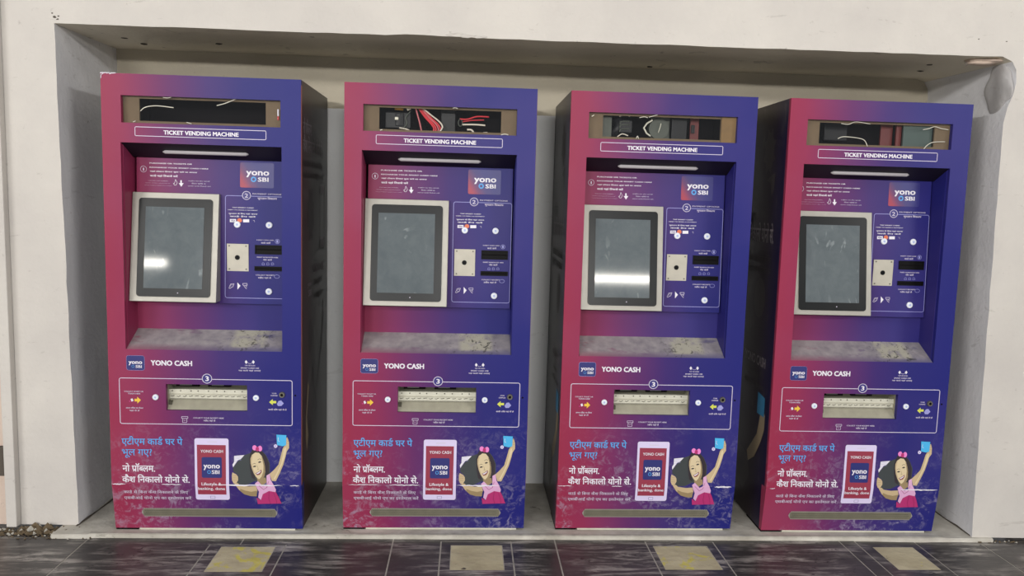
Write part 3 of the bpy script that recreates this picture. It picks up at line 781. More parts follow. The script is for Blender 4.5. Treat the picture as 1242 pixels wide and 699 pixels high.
outline(t, S_PANEL, P6, [(655, 503), (675, 503), (675, 512), (657, 512)], 0.0016, 'softwhite'); outline(t, S_PANEL, P6, [(660, 514), (666, 522), (673, 528)], 0.0016, 'softwhite', closed=False); outline(t, S_PANEL, P6, [(668, 514), (674, 520)], 0.0016, 'softwhite', closed=False)
part(t, 'payment_lettering')

# ------------------------------------------------------------------ side prints
t = MB(); B = lambda u0, z1, u1, z0: (u0, z1, u1, z0)
tt = MB()
text(tt, S_RIGHT, ID, 'नो प/ॉ<बलम.', B(0.035, 1.60, 0.20, 1.56), 'sideprint', unit=0.62, bold=0.02)
text(tt, S_RIGHT, ID, 'कैश िनकालो योनो से.', B(0.035, 1.535, 0.42, 1.49), 'sideprint', unit=0.62, bold=0.02)
text(tt, S_RIGHT, ID, 'काड^ से िबना कैश िनकालने के िलए', B(0.035, 1.455, 0.42, 1.435), 'sidedim', unit=0.62, bold=0.02)
text(tt, S_RIGHT, ID, 'एसबीआई योनो एप का इ<सतेमाल करें', B(0.035, 1.412, 0.44, 1.392), 'sidedim', unit=0.62, bold=0.02)
poly(t, S_RIGHT, ID, ell((0.18, 1.25), 0.055, 0.085, 20), 'sidedim')
poly(t, S_RIGHT, ID, [(0.18+0.075*math.cos(k*math.pi/8)*(1 if k % 2 else 0.6), 1.25+0.115*math.sin(k*math.pi/8)*(1 if k % 2 else 0.7)) for k in range(16)], 'sidedim', 0.0003)
outline(t, S_RIGHT, ID, rrect(0.36, 1.10, 0.47, 1.38, 0.01), 0.006, 'sidedim'); poly(t, S_RIGHT, ID, rrect(0.375, 1.335, 0.455, 1.37, 0.008), 'sideprint', 0.0003); poly(t, S_RIGHT, ID, rrect(0.375, 1.105, 0.455, 1.15, 0.008), 'sideprint', 0.0003)
text(tt, S_RIGHT, ID, 'YONO CASH', B(0.23, 1.045, 0.45, 1.01), 'sideprint', bold=0.03)
text(tt, S_RIGHT, ID, 'yono', B(0.12, 0.985, 0.19, 0.965), 'sideprint', bold=0.03); text(tt, S_RIGHT, ID, 'SBI', B(0.13, 0.95, 0.19, 0.925), 'sideprint', bold=0.03)
text(tt, S_RIGHT, ID, 'Lifestyle &', B(0.24, 0.985, 0.42, 0.96), 'sidedim', bold=0.03); text(tt, S_RIGHT, ID, 'banking, done', B(0.24, 0.93, 0.44, 0.905), 'sidedim', bold=0.03)
poly(t, S_RIGHT, ID, ell((0.17, 0.76), 0.04, 0.07, 16), 'sidedim'); poly(t, S_RIGHT, ID, ell((0.16, 0.36), 0.04, 0.055, 16), 'sidedim')
poly(t, S_RIGHT, ID, [(0.10,0.30),(0.13,0.36),(0.10,0.44),(0.14,0.56),(0.12,0.58),(0.085,0.45),(0.08,0.36)], 'sideskin', 0.0003)
outline(t, S_RIGHT, ID, [(0.30,0.52),(0.36,0.62),(0.42,0.74),(0.44,0.88),(0.45,0.80),(0.40,0.66)], 0.012, 'sidedim', closed=False)
outline(t, S_RIGHT, ID, [(0.22,0.62),(0.24,0.54),(0.27,0.50),(0.30,0.44),(0.26,0.42)], 0.012, 'sidedim', closed=False)
part(tt, 'side_lettering')
part(t, 'side_picture')
t = MB()
tt = MB()
def UL(pts): return [(D - a, b) for a, b in pts]      # given as depth from the front
poly(t, S_LEFT, ID, UL(ell((0.19, 1.56), 0.05, 0.075, 20)), 'sidedim'); poly(t, S_LEFT, ID, UL([(0.19+0.07*math.cos(k*math.pi/8)*(1 if k % 2 else 0.6), 1.56+0.10*math.sin(k*math.pi/8)*(1 if k % 2 else 0.7)) for k in range(16)]), 'sidedim', 0.0003)
poly(t, S_LEFT, ID, UL([(0.11,1.47),(0.15,1.46),(0.20,1.44),(0.16,1.43),(0.14,1.37),(0.12,1.40)]), 'sidedim')
text(tt, S_LEFT, ID, 'नो प/ॉ<बलम.', B(D-0.45, 1.31, D-0.30, 1.265), 'sidedim', unit=0.62, bold=0.02)
text(tt, S_LEFT, ID, 'कैश िनकालो योनो से.', B(D-0.45, 1.24, D-0.09, 1.185), 'sideprint', unit=0.62, bold=0.02)
text(tt, S_LEFT, ID, 'काड^ से िबना कैश िनकालने के िलए', B(D-0.45, 1.125, D-0.10, 1.10), 'sidedim', unit=0.62, bold=0.02)
text(tt, S_LEFT, ID, 'एसबीआई योनो एप का इ<सतेमाल करें', B(D-0.45, 1.08, D-0.10, 1.055), 'sidedim', unit=0.62, bold=0.02)
poly(t, S_LEFT, ID, UL(ell((0.20, 0.95), 0.06, 0.085, 20)), 'sidedim')
text(tt, S_LEFT, ID, 'YONO CASH', B(D-0.33, 0.71, D-0.09, 0.67), 'sideprint', bold=0.03)
text(tt, S_LEFT, ID, 'Lifestyle &', B(D-0.30, 0.64, D-0.16, 0.62), 'sidedim', bold=0.03); text(tt, S_LEFT, ID, 'banking, done', B(D-0.33, 0.60, D-0.10, 0.575), 'sidedim', bold=0.03)
poly(t, S_LEFT, ID, UL([(0.15,0.56),(0.07,0.55),(0.07,0.47),(0.15,0.47)]), 'sidecard', 0.0006)
poly(t, S_LEFT, ID, UL([(0.09,0.50),(0.06,0.48),(0.06,0.42),(0.09,0.36),(0.15,0.28),(0.22,0.24),(0.24,0.28),(0.19,0.33),(0.14,0.38),(0.12,0.44),(0.11,0.48)]), 'sideskin', 0.0003)
poly(t, S_LEFT, ID, UL([(0.22,0.26),(0.20,0.18),(0.26,0.10),(0.36,0.12),(0.38,0.22),(0.32,0.28)]), 'sidedim', 0.0002)
part(tt, 'side_lettering')
part(t, 'side_picture')

# ------------------------------------------------------------------ window box common parts
WY = 0.022
m = MB(); IX0, IX1, IZ0, IZ1 = 0.128, 0.590, 1.583, 1.664
m.panel([WX0-.004, IX0, IX1, WX1+.004], [WZ0-.004, IZ0, IZ1, WZ1+.004], {(1, 1)}, WY, WY+0.008, 'brown'); plate0 = part(m, 'window_plate')
m = MB(); m.box(IX0-.02, IX1+.02, 0.16, 0.165, IZ0-.05, IZ1+.03, 'dark'); m.box(IX0-.02, IX0-.015, WY+.008, 0.16, IZ0-.05, IZ1+.03, 'dark'); m.box(IX1+.015, IX1+.02, WY+.008, 0.16, IZ0-.05, IZ1+.03, 'dark')
m.box(IX0-.02, IX1+.02, WY+.008, 0.16, IZ0-.055, IZ0-.05, 'dark'); m.box(IX0-.02, IX1+.02, WY+.008, 0.16, IZ1+.03, IZ1+.035, 'dark'); part(m, 'window_box')
m = MB(); m.hexa([(WX0,0.014,WZ0),(WX1,0.014,WZ0),(WX1,0.015,WZ0),(WX0,0.015,WZ0),(WX0,0.006,WZ1),(WX1,0.006,WZ1),(WX1,0.007,WZ1),(WX0,0.007,WZ1)], 'film'); part(m, 'window_film')

# ------------------------------------------------------------------ copies
PLACE = [(-0.93795451, -0.01217516, -0.00454545), (-0.05686435, 0.0, 0.00333573), (0.79707379, 0.0052942, 0.00231924), (1.64629219, -0.00547463, -0.00324257)]
LABEL = ['purple and blue ticket machine beside the left jamb, its top window dark and nearly empty',
         'purple and blue ticket machine with a bundle of red wires in its top window',
         'purple and blue ticket machine with a grey-green part and amber board in its top window',
         'purple and blue ticket machine beside the right jamb, dark red board in its top window']
def kids(o): return [c for c in bpy.data.objects if c.parent == o]
def copy_tree(o, parent):
    c = o.copy(); COL.objects.link(c); c.parent = parent
    for ch in kids(o): copy_tree(ch, c)
    return c
proto = kids(root0)
ROOTS = [root0]
for i in range(1, 4):
    r = root0.copy(); COL.objects.link(r); ROOTS.append(r)
    for ch in proto: copy_tree(ch, r)
for i, r in enumerate(ROOTS):
    x, y, a = PLACE[i]; r.location = (x, y, 0); r.rotation_euler = (0, 0, a)
    tag(r, LABEL[i], 'ticket machine', 'ticket vending machines in the wall niche')

# individual window contents; window coordinates f in 0..1 across the inner opening, g in 0..1 up
def wp(f, g, y=0.05): return (IX0 + (IX1-IX0)*f, y, IZ0 + (IZ1-IZ0)*g)
def wire(r, name, pts, rad, mat, y=0.05):
    m = MB(); P = [Vector(wp(a, b, y + (0 if len(p3) < 1 else p3[0]))) for a, b, *p3 in pts]
    Q = []
    for i in range(len(P)-1):
        p0, p1, p2, p3 = P[max(i-1,0)], P[i], P[i+1], P[min(i+2, len(P)-1)]
        for k in range(5):
            t_ = k/5; Q.append(0.5*((2*p1) + (p2-p0)*t_ + (2*p0-5*p1+4*p2-p3)*t_*t_ + (3*p1-p0-3*p2+p3)*t_**3))
    Q.append(P[-1]); m.tube(Q, rad, mat, 6); return m.build(name, r, smooth=True)
def wbox(r, name, f0, f1, g0, g1, y0, y1, mat, bevel=0.002):
    a, b = wp(f0, g0), wp(f1, g1); m = MB(); m.box(a[0], b[0], y0, y1, a[2], b[2], mat); return m.build(name, r, bevel=bevel)
def glint(r, pts, rad=0.0018):  # highlights on the wrinkled film, modelled as thin pale tubes
    return wire(r, 'film_glint', pts, rad, 'glint', 0.0085)
r = ROOTS[0]
glint(r, [(0.02,0.42),(0.06,0.60),(0.15,0.68),(0.28,0.62)], 0.0018); glint(r, [(0.62,0.78),(0.69,0.90),(0.77,1.10)], 0.0018)
glint(r, [(0.20,1.06),(0.24,1.05),(0.27,1.12)], 0.0018); glint(r, [(0.38,-0.02),(0.42,-0.08)], 0.0016); glint(r, [(-0.04,-0.08),(-0.02,-0.03)], 0.0016)
wbox(r, 'indicator_light', 1.095, 1.108, 0.40, 0.72, 0.014, 0.018, 'white'); wbox(r, 'indicator_base', 1.095, 1.108, 0.22, 0.40, 0.014, 0.018, 'redwire')
r = ROOTS[1]
m = MB(); m.tube([wp(0.16,0.2,0.09), wp(0.16,0.8,0.09)], 0.035, 'pump', 16); m.box(*[wp(0.04,0)[0], wp(0.25,0)[0]], 0.06, 0.10, wp(0,0.1)[2], wp(0,0.85)[2], 'pump'); m.build('pump_housing', r, bevel=0.003)
wbox(r, 'pump_label', 0.12, 0.15, 0.48, 0.62, 0.051, 0.056, 'traypale'); 
m = MB(); m.tube([wp(0.12,1.02,0.05), wp(0.19,1.0,0.05)], 0.007, 'brass', 10); m.build('brass_connector', r, smooth=True)
m = MB(); m.tube([wp(0.22,0.97,0.045), wp(0.25,1.04,0.045)], 0.006, 'whitewire', 8); m.build('white_connector', r, smooth=True)
wire(r, 'grey_wire', [(0.25,0.9),(0.21,0.6),(0.22,0.3),(0.17,0.0)], 0.0022, 'greypart')
wire(r, 'white_wire', [(0.16,0.1),(0.22,0.05),(0.27,-0.08)], 0.0026, 'whitewire', 0.04)
wire(r, 'pink_wire', [(0.29,1.1),(0.31,0.7),(0.33,0.3),(0.345,-0.1)], 0.0030, 'pinkwire')
for k, dx in enumerate((0.0, 0.012, 0.026, 0.038)):
    wire(r, 'red_wire', [(0.31+dx,1.1),(0.37+dx*1.2,0.65),(0.42+dx*1.5,0.35),(0.445+dx*1.4,0.12),(0.43+dx*1.6,-0.15)], 0.0034 if k != 2 else 0.0030, 'redwire' if k != 2 else 'pinkwire', 0.05+0.003*(k % 2))
wire(r, 'white_wire', [(0.34,1.1),(0.42,0.75),(0.49,0.45),(0.515,0.2),(0.48,-0.1)], 0.0030, 'whitewire', 0.046)
wire(r, 'red_wire', [(0.66,0.62),(0.72,0.62),(0.80,0.76),(0.90,0.76)], 0.0030, 'redwire'); wire(r, 'red_wire', [(0.68,0.50),(0.76,0.58),(0.86,0.62)], 0.0022, 'redwire', 0.055)
wire(r, 'white_wire', [(0.68,0.36),(0.78,0.38),(0.87,0.36)], 0.0034, 'whitewire'); wire(r, 'grey_wire', [(0.66,0.66),(0.645,0.45),(0.66,0.28),(0.68,0.4),(0.67,0.62)], 0.0018, 'greypart')
wire(r, 'white_wire', [(0.72,0.12),(0.76,0.10),(0.785,-0.15)], 0.0038, 'whitewire', 0.04); wire(r, 'white_wire', [(0.83,-0.18),(0.85,-0.03),(0.89,0.0)], 0.0038, 'whitewire', 0.04)
wbox(r, 'inner_board', 0.5, 0.62, -0.2, 1.2, 0.09, 0.12, 'pump'); 
glint(r, [(0.01,-0.07),(0.03,-0.04)], 0.002); glint(r, [(0.60,1.05),(0.62,1.08),(0.64,1.04)], 0.002); glint(r, [(1.0,-0.10),(1.03,-0.06),(1.06,-0.09)], 0.002)
r = ROOTS[2]
wbox(r, 'grey_board', 0.0, 0.09, -0.1, 1.15, 0.06, 0.07, 'greypart')
m = MB(); a = wp(0.12,0.5,0.08); m.tube([wp(0.10,0.1,0.08), wp(0.17,0.5,0.08), wp(0.15,0.95,0.08)], 0.022, 'pump', 12); m.build('black_hose', r, smooth=True)
wbox(r, 'black_socket', 0.15, 0.26, 0.22, 0.85, 0.05, 0.09, 'pump', 0.005)
for k, gz in enumerate((0.38, 0.58, 0.74)): wire(r, 'grey_clip', [(0.155,gz-0.12),(0.165,gz+0.02),(0.235,gz+0.05)], 0.0024, 'greypart', 0.048)
wire(r, 'white_wire', [(0.14,0.98),(0.18,1.06),(0.23,1.0)], 0.0022, 'whitewire', 0.03); wire(r, 'white_wire', [(0.13,0.02),(0.17,0.16),(0.22,0.08)], 0.0022, 'whitewire', 0.03)
m = MB(); P = [wp(0.43,0.88,0.05), wp(0.385,0.72,0.05), wp(0.36,0.5,0.05), wp(0.385,0.25,0.05), wp(0.42,0.12,0.05)]; m.tube(P, 0.0034, 'traypale', 6); m.build('bent_bracket', r)
m = MB(); m.tube([wp(0.50,0.5,0.07), wp(0.50,0.5,0.10)], 0.04, 'greypart', 20); m.build('round_part', r)
wbox(r, 'grey_board', 0.44, 0.60, -0.1, 1.2, 0.085, 0.095, 'greypart'); wire(r, 'grey_wire', [(0.49,0.3),(0.505,0.6),(0.51,0.75)], 0.0018, 'traypale', 0.06)
wbox(r, 'dark_board', 0.61, 0.74, -0.1, 1.2, 0.07, 0.10, 'pump'); wbox(r, 'red_board', 0.775, 0.85, -0.1, 1.1, 0.08, 0.09, 'darkred'); wbox(r, 'small_socket', 0.78, 0.81, 0.35, 0.75, 0.07, 0.08, 'pump')
m = MB(); m.box(IX1+0.002, WX1+0.003, 0.018, 0.0215, WZ0-.003, WZ1+.003, 'amber'); m.build('amber_board', r)
glint(r, [(0.30,0.92),(0.34,0.97),(0.37,0.93)], 0.0016); glint(r, [(0.38,0.96),(0.42,1.03),(0.45,1.08)], 0.0016); glint(r, [(0.28,-0.06),(0.29,0.06),(0.30,-0.06)], 0.0016); glint(r, [(-0.10,0.90),(-0.08,0.98)], 0.0018)
r = ROOTS[3]
wbox(r, 'inner_board', 0.12, 0.32, 0.25, 1.1, 0.10, 0.11, 'pump')
wbox(r, 'red_board', 0.585, 0.69, -0.1, 1.15, 0.07, 0.08, 'darkred'); wbox(r, 'red_board', 0.70, 0.745, -0.1, 1.15, 0.05, 0.06, 'darkred')
wbox(r, 'grey_teal_board', 0.745, 1.0, -0.1, 1.15, 0.036, 0.046, 'teal')
glint(r, [(0.17,0.96),(0.23,0.93),(0.27,1.02),(0.31,1.06),(0.42,0.98)], 0.0015); glint(r, [(0.15,0.24),(0.20,0.34),(0.32,0.30),(0.38,0.20),(0.41,-0.08)], 0.0015)
glint(r, [(0.88,0.80),(0.93,0.86),(0.98,0.96),(1.04,0.88),(1.10,0.84)], 0.0015); glint(r, [(0.90,-0.12),(0.93,0.08),(0.98,0.22),(1.08,0.26)], 0.0015)

# worn white edge along the bent foot seam, different on each machine
WORN = [[(0.0, 0.075, 1.2), (0.26, 0.37, 1.0), (0.55, 0.90, 1.7), (0.94, 0.99, 1.0)], [(0.03, 0.20, 0.8), (0.25, 0.42, 1.2), (0.62, 0.86, 1.9)], [(0.0, 0.08, 0.8), (0.30, 0.36, 0.9), (0.88, 0.98, 2.0)], [(0.76, 0.99, 1.5), (0.02, 0.05, 0.8)]]
for i, r in enumerate(ROOTS):
    rnd = random.Random(i+3)
    for a, b, w0 in WORN[i]:
        m = MB(); n_ = 14; up = []; dn = []
        for k in range(n_+1):
            u = (a+(b-a)*k/n_)*W; e = math.sin(math.pi*k/n_)**0.5 if 0 < k < n_ else 0.05
            z = KZ + rnd.uniform(-0.001, 0.001)
            up.append((u, z + 0.0016*w0*e*rnd.uniform(0.5, 1.2))); dn.append((u, z - 0.0020*w0*e*rnd.uniform(0.5, 1.4)))
        for k in range(n_):
            m.add([S_FACE(*dn[k], 0.0022), S_FACE(*dn[k+1], 0.0022), S_FACE(*up[k+1], 0.0022), S_FACE(*up[k], 0.0022)], [(0,1,2,3)], 'white')
        m.build('worn_edge', r)
    c_ = Z8((430, 322))
# torn white film on the first machine's top left corner
m = MB(); rnd = random.Random(5)
for k in range(5): m.tube([(0.0+0.011*k, -0.001, H-0.004+0.003*rnd.random()), (0.012+0.011*k, -0.002, H+0.001*rnd.random())], 0.002, 'white', 5)
m.tube([(0.002,-0.001,H-0.02),(0.004,-0.002,H-0.008),(0.012,-0.002,H-0.002)], 0.0014, 'white', 5)
m.build('torn_film', ROOTS[0])

# ------------------------------------------------------------------ setting
NZ1 = 1.932
rnd = random.Random(11)
def wy(x): return 0.032 - 0.02184 * x           # front face of the wall
def jit(a): return rnd.uniform(-a, a)
# loop of the niche opening, counter-clockwise from bottom-left: up the left side, across, down the right
L_ = [(-1.100 - 0.030*k/30 + jit(0.0018), NZ1*k/30) for k in range(31)]
T_ = [(-1.13 + (2.46+1.13)*k/50, NZ1 + jit(0.0014) + (0.004 if 18 <= k <= 21 else 0)) for k in range(1, 51)]
Rr = [(2.500, 1.915), (2.518, 1.885), (2.523, 1.84), (2.515, 1.79), (2.497, 1.74), (2.487, 1.68), (2.487, 1.62)] + [(2.487 + 0.03*k/22 + jit(0.0018), 1.60*(22-k)/22) for k in range(1, 23)]
loop = L_ + T_ + Rr
def back(p, i):
    x, z = p; bz = min(z * 1.005, NZ1+0.005); return (x*1.0 + (0.03 if x > 1 and z < 1.75 else 0.0), 0.59, bz)
OX0, OX1, OZ1, OZ0 = -3.2, 4.6, 3.0, -0.02
# front wall as a ring around the opening
bm = bmesh.new()
inner = [bm.verts.new((x, wy(x), z)) for x, z in loop]
outer = [bm.verts.new((x, wy(x), z)) for x, z in [(2.75, 0.0), (2.75, OZ1), (-1.322, OZ1), (-1.322, 0.0)]]
vs = inner + outer; ed = [bm.edges.new((vs[i], vs[(i+1) % len(vs)])) for i in range(len(vs))]
bmesh.ops.triangle_fill(bm, use_beauty=True, edges=ed)
# give the ring thickness along its outer border
res = bmesh.ops.recalc_face_normals(bm, faces=bm.faces)
me = bpy.data.meshes.new('wall_front'); bm.to_mesh(me); bm.free(); me.materials.append(MAT['wall'])
wf = bpy.data.objects.new('wall_front', me); COL.objects.link(wf); wf['kind'] = 'structure'
m = MB(); m.box(-1.45, 2.9, 0.62, 0.66, 0.0, 3.0, 'wall')
def strip(name, pts, mat, sub=4):
    m = MB(); n = len(pts)
    rows = []
    for s in range(sub+1):
        f = s/sub; row = []
        for i, p in enumerate(pts):
            b = back(p, i); a = (p[0], wy(p[0]), p[1])
            j = jit(0.0015) if 0 < s < sub else 0
            row.append((a[0]+(b[0]-a[0])*f + j, a[1]+(b[1]-a[1])*f, a[2]+(b[2]-a[2])*f + j))
        rows.append(row)
    V = [p for r_ in rows for p in r_]
    F = [(s*n+i, s*n+i+1, (s+1)*n+i+1, (s+1)*n+i) for s in range(sub) for i in range(n-1)]
    m.add(V, F, mat); o = m.build(name, smooth=True); o['kind'] = 'structure'; return o
wl = strip('wall_left', L_, 'jamb'); ce = strip('ceiling', [L_[-1]] + T_ + [Rr[0]], 'soffit'); wr = strip('wall_right', Rr, 'jamb')
m = MB(); m.box(-1.3, 2.75, 0.575, 0.60, 0.0, 2.05, 'backw'); o = m.build('wall_back'); o['kind'] = 'structure'
m = MB(); m.box(-1.12, 2.54, 0.560, 0.5749, 0.0, 1.712, 'board'); o = m.build('trim_3', bevel=0.003); o['kind'] = 'structure'
# neighbouring wall strips at the picture's edges
m = MB(); m.box(-1.363, -1.323, 0.030, 0.10, 0.0, 3.0, 'wall'); o = m.build('trim_1', bevel=0.004); o['kind'] = 'structure'
m = MB(); m.box(-3.2, -1.364, 0.062, 0.12, 0.0, 3.0, 'pink'); o = m.build('wall_far_left'); o['kind'] = 'structure'
m = MB(); m.box(2.751, 4.6, -0.02, 0.1, 0.0, 3.0, 'pink'); o = m.build('wall_far_right'); o['kind'] = 'structure'
m = MB(); m.box(-1.392, -1.372, 0.048, 0.0618, 0.20, 0.32, 'chip'); o = m.build('wall_latch', bevel=0.004); tag(o, 'dark grey metal latch on the wall at the far left edge', 'latch')

# knocked-off plaster at the opening's top right corner, chips at the top left
def lump(name, c, sx, sy, sz, mat, parent, seed, sub=3, amp=0.25):
    bm = bmesh.new(); bmesh.ops.create_icosphere(bm, subdivisions=sub, radius=1.0); rn = random.Random(seed)
    ph = [rn.uniform(0, 6) for _ in range(6)]
    for v in bm.verts:
        d = 1 + amp*(math.sin(3*v.co.x+ph[0])*math.sin(4*v.co.y+ph[1]) + 0.6*math.sin(6*v.co.z+ph[2]+2*v.co.x) + rn.uniform(-.12, .12))
        v.co = Vector((v.co.x*sx*d, v.co.y*sy*d, v.co.z*sz*d))
    me = bpy.data.meshes.new(name); bm.to_mesh(me); bm.free(); me.materials.append(MAT[mat])
    for p in me.polygons: p.use_smooth = sub > 2
    o = bpy.data.objects.new(name, me); COL.objects.link(o); o.location = c; o.parent = parent; return o
lump('plaster_patch', (2.508, 0.055, 1.82), 0.020, 0.080, 0.10, 'lumpm', wr, 4, sub=4, amp=0.12)
lump('plaster_chip', (2.492, 0.03, 1.815), 0.004, 0.012, 0.005, 'chip', wr, 12, 1, 0.3)
lump('plaster_patch', (2.44, 0.06, 1.925), 0.075, 0.05, 0.012, 'pink', wr, 9, amp=0.2)
for k, (x, z, s) in enumerate([(-1.128, 1.955, .008), (-1.118, 1.947, .006), (-1.112, 1.958, .005), (-1.135, 1.968, .005), (2.32, 1.90, .008), (2.47, 1.99, .004), (2.36, 1.995, .004), (-1.17, 2.02, .005)]):
    lump('plaster_chip', (x, wy(x)+0.0005, z), s, 0.0015, s*0.7, 'chip', wf, 20+k, 1, 0.3)
for k, (x, z, s) in enumerate([(0.355, 1.949, .03), (0.40, 1.942, .035), (0.33, 1.940, .02), (0.45, 1.938, .025)]):
    lump('plaster_flake', (x, wy(x)+0.001, z), s, 0.004, s*0.22, 'wall', wf, 40+k, 2, 0.3)
for k, (x, y) in enumerate([(-0.98, 0.30), (-0.95, 0.42), (-0.62, 0.35), (-0.2, 0.12), (1.2, 0.5), (2.3, 0.2), (2.35, 0.35)]):
    lump('plaster_chip', (x, y, NZ1+0.001), 0.014, 0.012, 0.003, 'chip', ce, 60+k, 1, 0.3)

for nm_, pa, pts_ in (('crack', wl, [(-1.103, 0.045), (-1.095, 0.12), (-1.092, 0.2), (-1.085, 0.30), (-1.084, 0.42), (-1.072, 0.58)]), ('crack', wr, [(2.520, -0.01), (2.523, 0.08), (2.521, 0.16), (2.526, 0.3), (2.524, 0.42), (2.53, 0.56)])):
    m = MB(); m.tube([(x, y, 0.001 + 0.002*(k % 2)) for k, (x, y) in enumerate(pts_)], [0.003, 0.0045, 0.002, 0.004, 0.003, 0.002], 'chip', 5); m.build(nm_, pa)
# floor: mortar bed, slabs one by one
TZ = -0.015
m = MB(); m.box(-3.2, 4.6, -4.3, 0.35, -0.06, -0.0162, 'grout'); m.box(-9.0, 9.0, -10.0, -1.25, -0.06, -0.015, 'cement'); floor = m.build('floor'); floor['kind'] = 'structure'  # unseen floor past the slabs is made pale to bounce light upward
FR = [(-0.544, -0.256, -0.343, -0.086, 1), (0.337, 0.612, -0.345, -0.049, 2), (1.150, 1.425, -0.343, -0.044, 3), (2.016, 2.265, -0.345, -0.034, 4)]
IN = [(-0.497, -0.291, -0.310, -0.102), (0.375, 0.577, -0.293, -0.082), (1.172, 1.391, -0.287, -0.082), (2.064, 2.232, -0.284, -0.085)]
XL = [-3.2, -2.78, -2.19, -1.60, -1.020, -0.431, 0.149, 0.787, 1.376, 1.952, 2.540, 3.13, 3.72, 4.31, 4.6]
YL = [0.35, -0.030, -0.64, -1.25, -1.86, -2.47, -3.08, -3.69, -4.3]
G_ = 0.0028
def slab(name, x0, x1, y0, y1, cuts, parent, z1=TZ, z0=-0.022, mat='tile'):
    xs_ = sorted({x0, x1} | {c for q in cuts for c in q[:2] if x0 < c < x1}); ys_ = sorted({y0, y1} | {c for q in cuts for c in q[2:4] if y0 < c < y1})
    hol = set()
    for i in range(len(xs_)-1):
        for j in range(len(ys_)-1):
            cx, cy = (xs_[i]+xs_[i+1])/2, (ys_[j]+ys_[j+1])/2
            if any(q[0] < cx < q[1] and q[2] < cy < q[3] for q in cuts): hol.add((i, j))
    mb = MB(); mb.panel(xs_, ys_, hol, -z1, -z0, mat)
    mb.v = [(a, c, -b) for a, b, c in mb.v]
    ox, oy = (x0+x1)/2, (y0+y1)/2
    mb.v = [(a-ox, b-oy, c) for a, b, c in mb.v]
    o = mb.build(name, parent); o.location = (ox, oy, 0); return o
for j in range(1, 3):
    for i in range(len(XL)-1):
        x0, x1, y1, y0 = XL[i]+G_, XL[i+1]-G_, YL[j]-G_*0.5, YL[j+1]+G_
        cuts = [(a-G_, b+G_, c-G_, d+G_) for a, b, c, d, _ in FR] if j == 1 else []
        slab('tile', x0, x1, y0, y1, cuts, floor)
for x0, x1 in ((-3.2, -1.36), (-1.355, -1.105), (2.54, 2.75), (2.755, 4.6)):
    slab('tile', x0, x1, -0.027, 0.2, [], floor)
for k, (a, b, c, d, _) in enumerate(FR):
    q = IN[k]
    slab('border_tile', a+G_, b-G_, c+G_, d-G_, [q], floor)
    mi = infill_mat('mortar infill %d' % k, (0.52, 0.68, 0.585, 0.64)[k])
    m = MB(); e = 0.004
    m.hexa([(q[0]-e,q[2]-e,-0.018),(q[1]+e,q[2]-e,-0.018),(q[1]+e,q[3]+e,-0.018),(q[0]-e,q[3]+e,-0.018),(q[0]+e,q[2]+e,-0.0158),(q[1]-e,q[2]+e,-0.0158),(q[1]-e,q[3]-e,-0.0158),(q[0]+e,q[3]-e,-0.0158)], mi)
    m.build('mortar_infill', floor)
    if k == 1: lump('mortar_crumb', (q[0]+0.05, q[2]+0.012, -0.017), 0.012, 0.008, 0.005, 'chip', floor, 80+k, 1, 0.3)
# second thin line of the right-most frame
# raised cement floor of the niche
m = MB(); pts = []
n_ = 60; V = []; rn = random.Random(3)
for k in range(n_+1):
    x = -1.16 + (2.60+1.16)*k/n_; yf = -0.028 + rn.uniform(-0.002, 0.002) - (0.012 if x > 2.1 else 0) - (0.01 if x < -1.0 else 0)
    V += [(x, 0.60, 0.0), (x, yf+0.006, 0.0), (x, yf, -0.004), (x, yf, -0.021)]
F = []
for k in range(n_):
    for q_ in range(3): F.append((k*4+q_, k*4+q_+1, (k+1)*4+q_+1, (k+1)*4+q_))
m.add(V, F, 'cement'); o = m.build('niche_floor'); o['kind'] = 'structure'
m = MB(); m.box(-1.02, 2.40, -0.0285, -0.012, 0.0, 0.0022, 'grout'); o = m.build('trim_4', bevel=0.001); o['kind'] = 'structure'

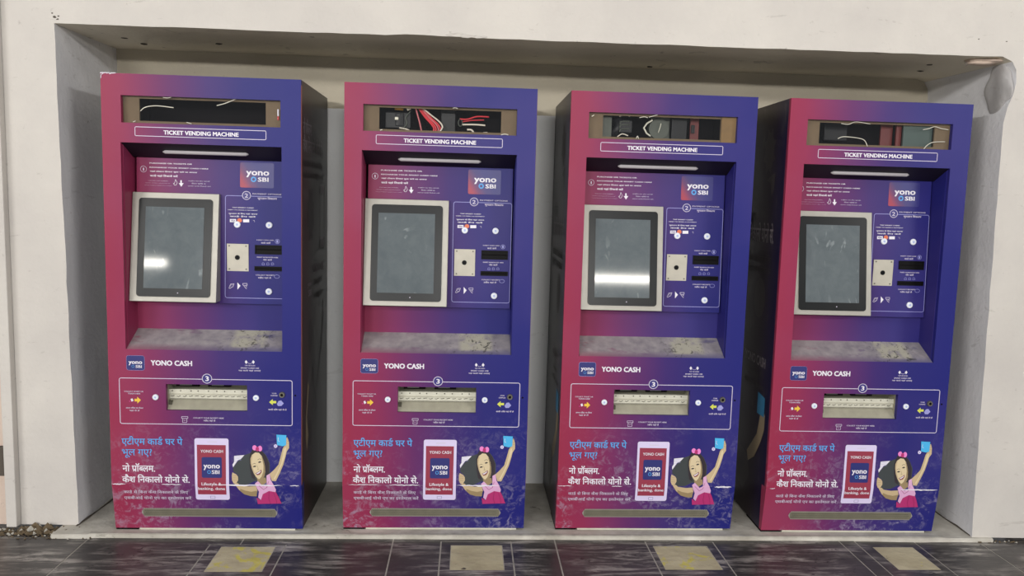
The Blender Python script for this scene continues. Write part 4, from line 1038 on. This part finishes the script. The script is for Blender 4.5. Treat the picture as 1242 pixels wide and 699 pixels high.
# rubble where the left wall meets the floor, little at the right
def rubble(name, spots, label):
    m = MB(); rn = random.Random(17)
    for (x0, x1, y0, y1, cnt, smax) in spots:
        for k in range(cnt):
            s = smax*rn.uniform(0.25, 1.0)**1.5; c = Vector((rn.uniform(x0, x1), rn.uniform(y0, y1), TZ + s*0.35))
            vs = [Vector((rn.uniform(.6,1)*a, rn.uniform(.6,1)*b, rn.uniform(.5,.9)*cc))*s for a, b, cc in ((1,0,0),(-1,0,0),(0,1,0),(0,-1,0),(0,0,1),(0,0,-.6))]
            m.add([tuple(c+v) for v in vs], [(0,2,4),(2,1,4),(1,3,4),(3,0,4),(2,0,5),(1,2,5),(3,1,5),(0,3,5)], 'rubble' if rn.random() < .88 else 'grout')
    return tag(m.build(name), label, 'rubble', kind='stuff')
rubble('rubble', [(-1.31, -1.08, -0.01, 0.05, 260, 0.017), (-1.40, -1.3, -0.02, 0.04, 90, 0.012), (-1.33, -1.0, -0.05, 0.0, 90, 0.007), (-1.30,-1.2,0.02,0.055,30,0.03)], 'brown plaster rubble along the foot of the left wall')
rubble('rubble', [(2.52, 2.80, -0.045, -0.025, 70, 0.007), (2.76, 2.85, -0.06, -0.03, 40, 0.016)], 'thin plaster rubble along the foot of the right wall')

# fluorescent tubes hanging far across the hall (seen mirrored in two of the screens)
def tube_lamp(x0, x1, y, z, label):
    root = bpy.data.objects.new('tube_lamp', None); COL.objects.link(root); root.location = ((x0+x1)/2, y, z)
    hx = (x1-x0)/2
    m = MB(); m.box(-hx, hx, -0.03, 0.03, 0.04, 0.09, 'traypale'); m.build('lamp_housing', root)
    m = MB(); P_ = [(-hx+0.02, 0, 0), (hx-0.02, 0, 0)]
    mt_ = MAT.get('glow') or MAT.setdefault('glow', plain('lit tube', (255, 250, 240), 0.4, emit=40.0))
    m.tube(P_, 0.05, mt_, 10); m.build('lamp_tube', root, smooth=True)
    for s in (-1, 1):
        m = MB(); m.box(s*(hx-0.02)-0.012, s*(hx-0.02)+0.012, -0.02, 0.02, -0.035, 0.05, 'traypale'); m.build('lamp_holder', root)
        m = MB(); m.tube([(s*hx*0.7, 0, 0.09), (s*hx*0.7, 0.001, 1.2)], 0.004, 'traypale', 5); m.build('hanger', root)
    tag(root, label, 'lamp')
tube_lamp(-5.6, -4.22, -9.0, 2.67, 'lit tube lamp mirrored low in the screen of the leftmost machine')
tube_lamp(2.15, 3.75, -9.0, 2.585, 'lit tube lamp mirrored low across the screen of the third machine')
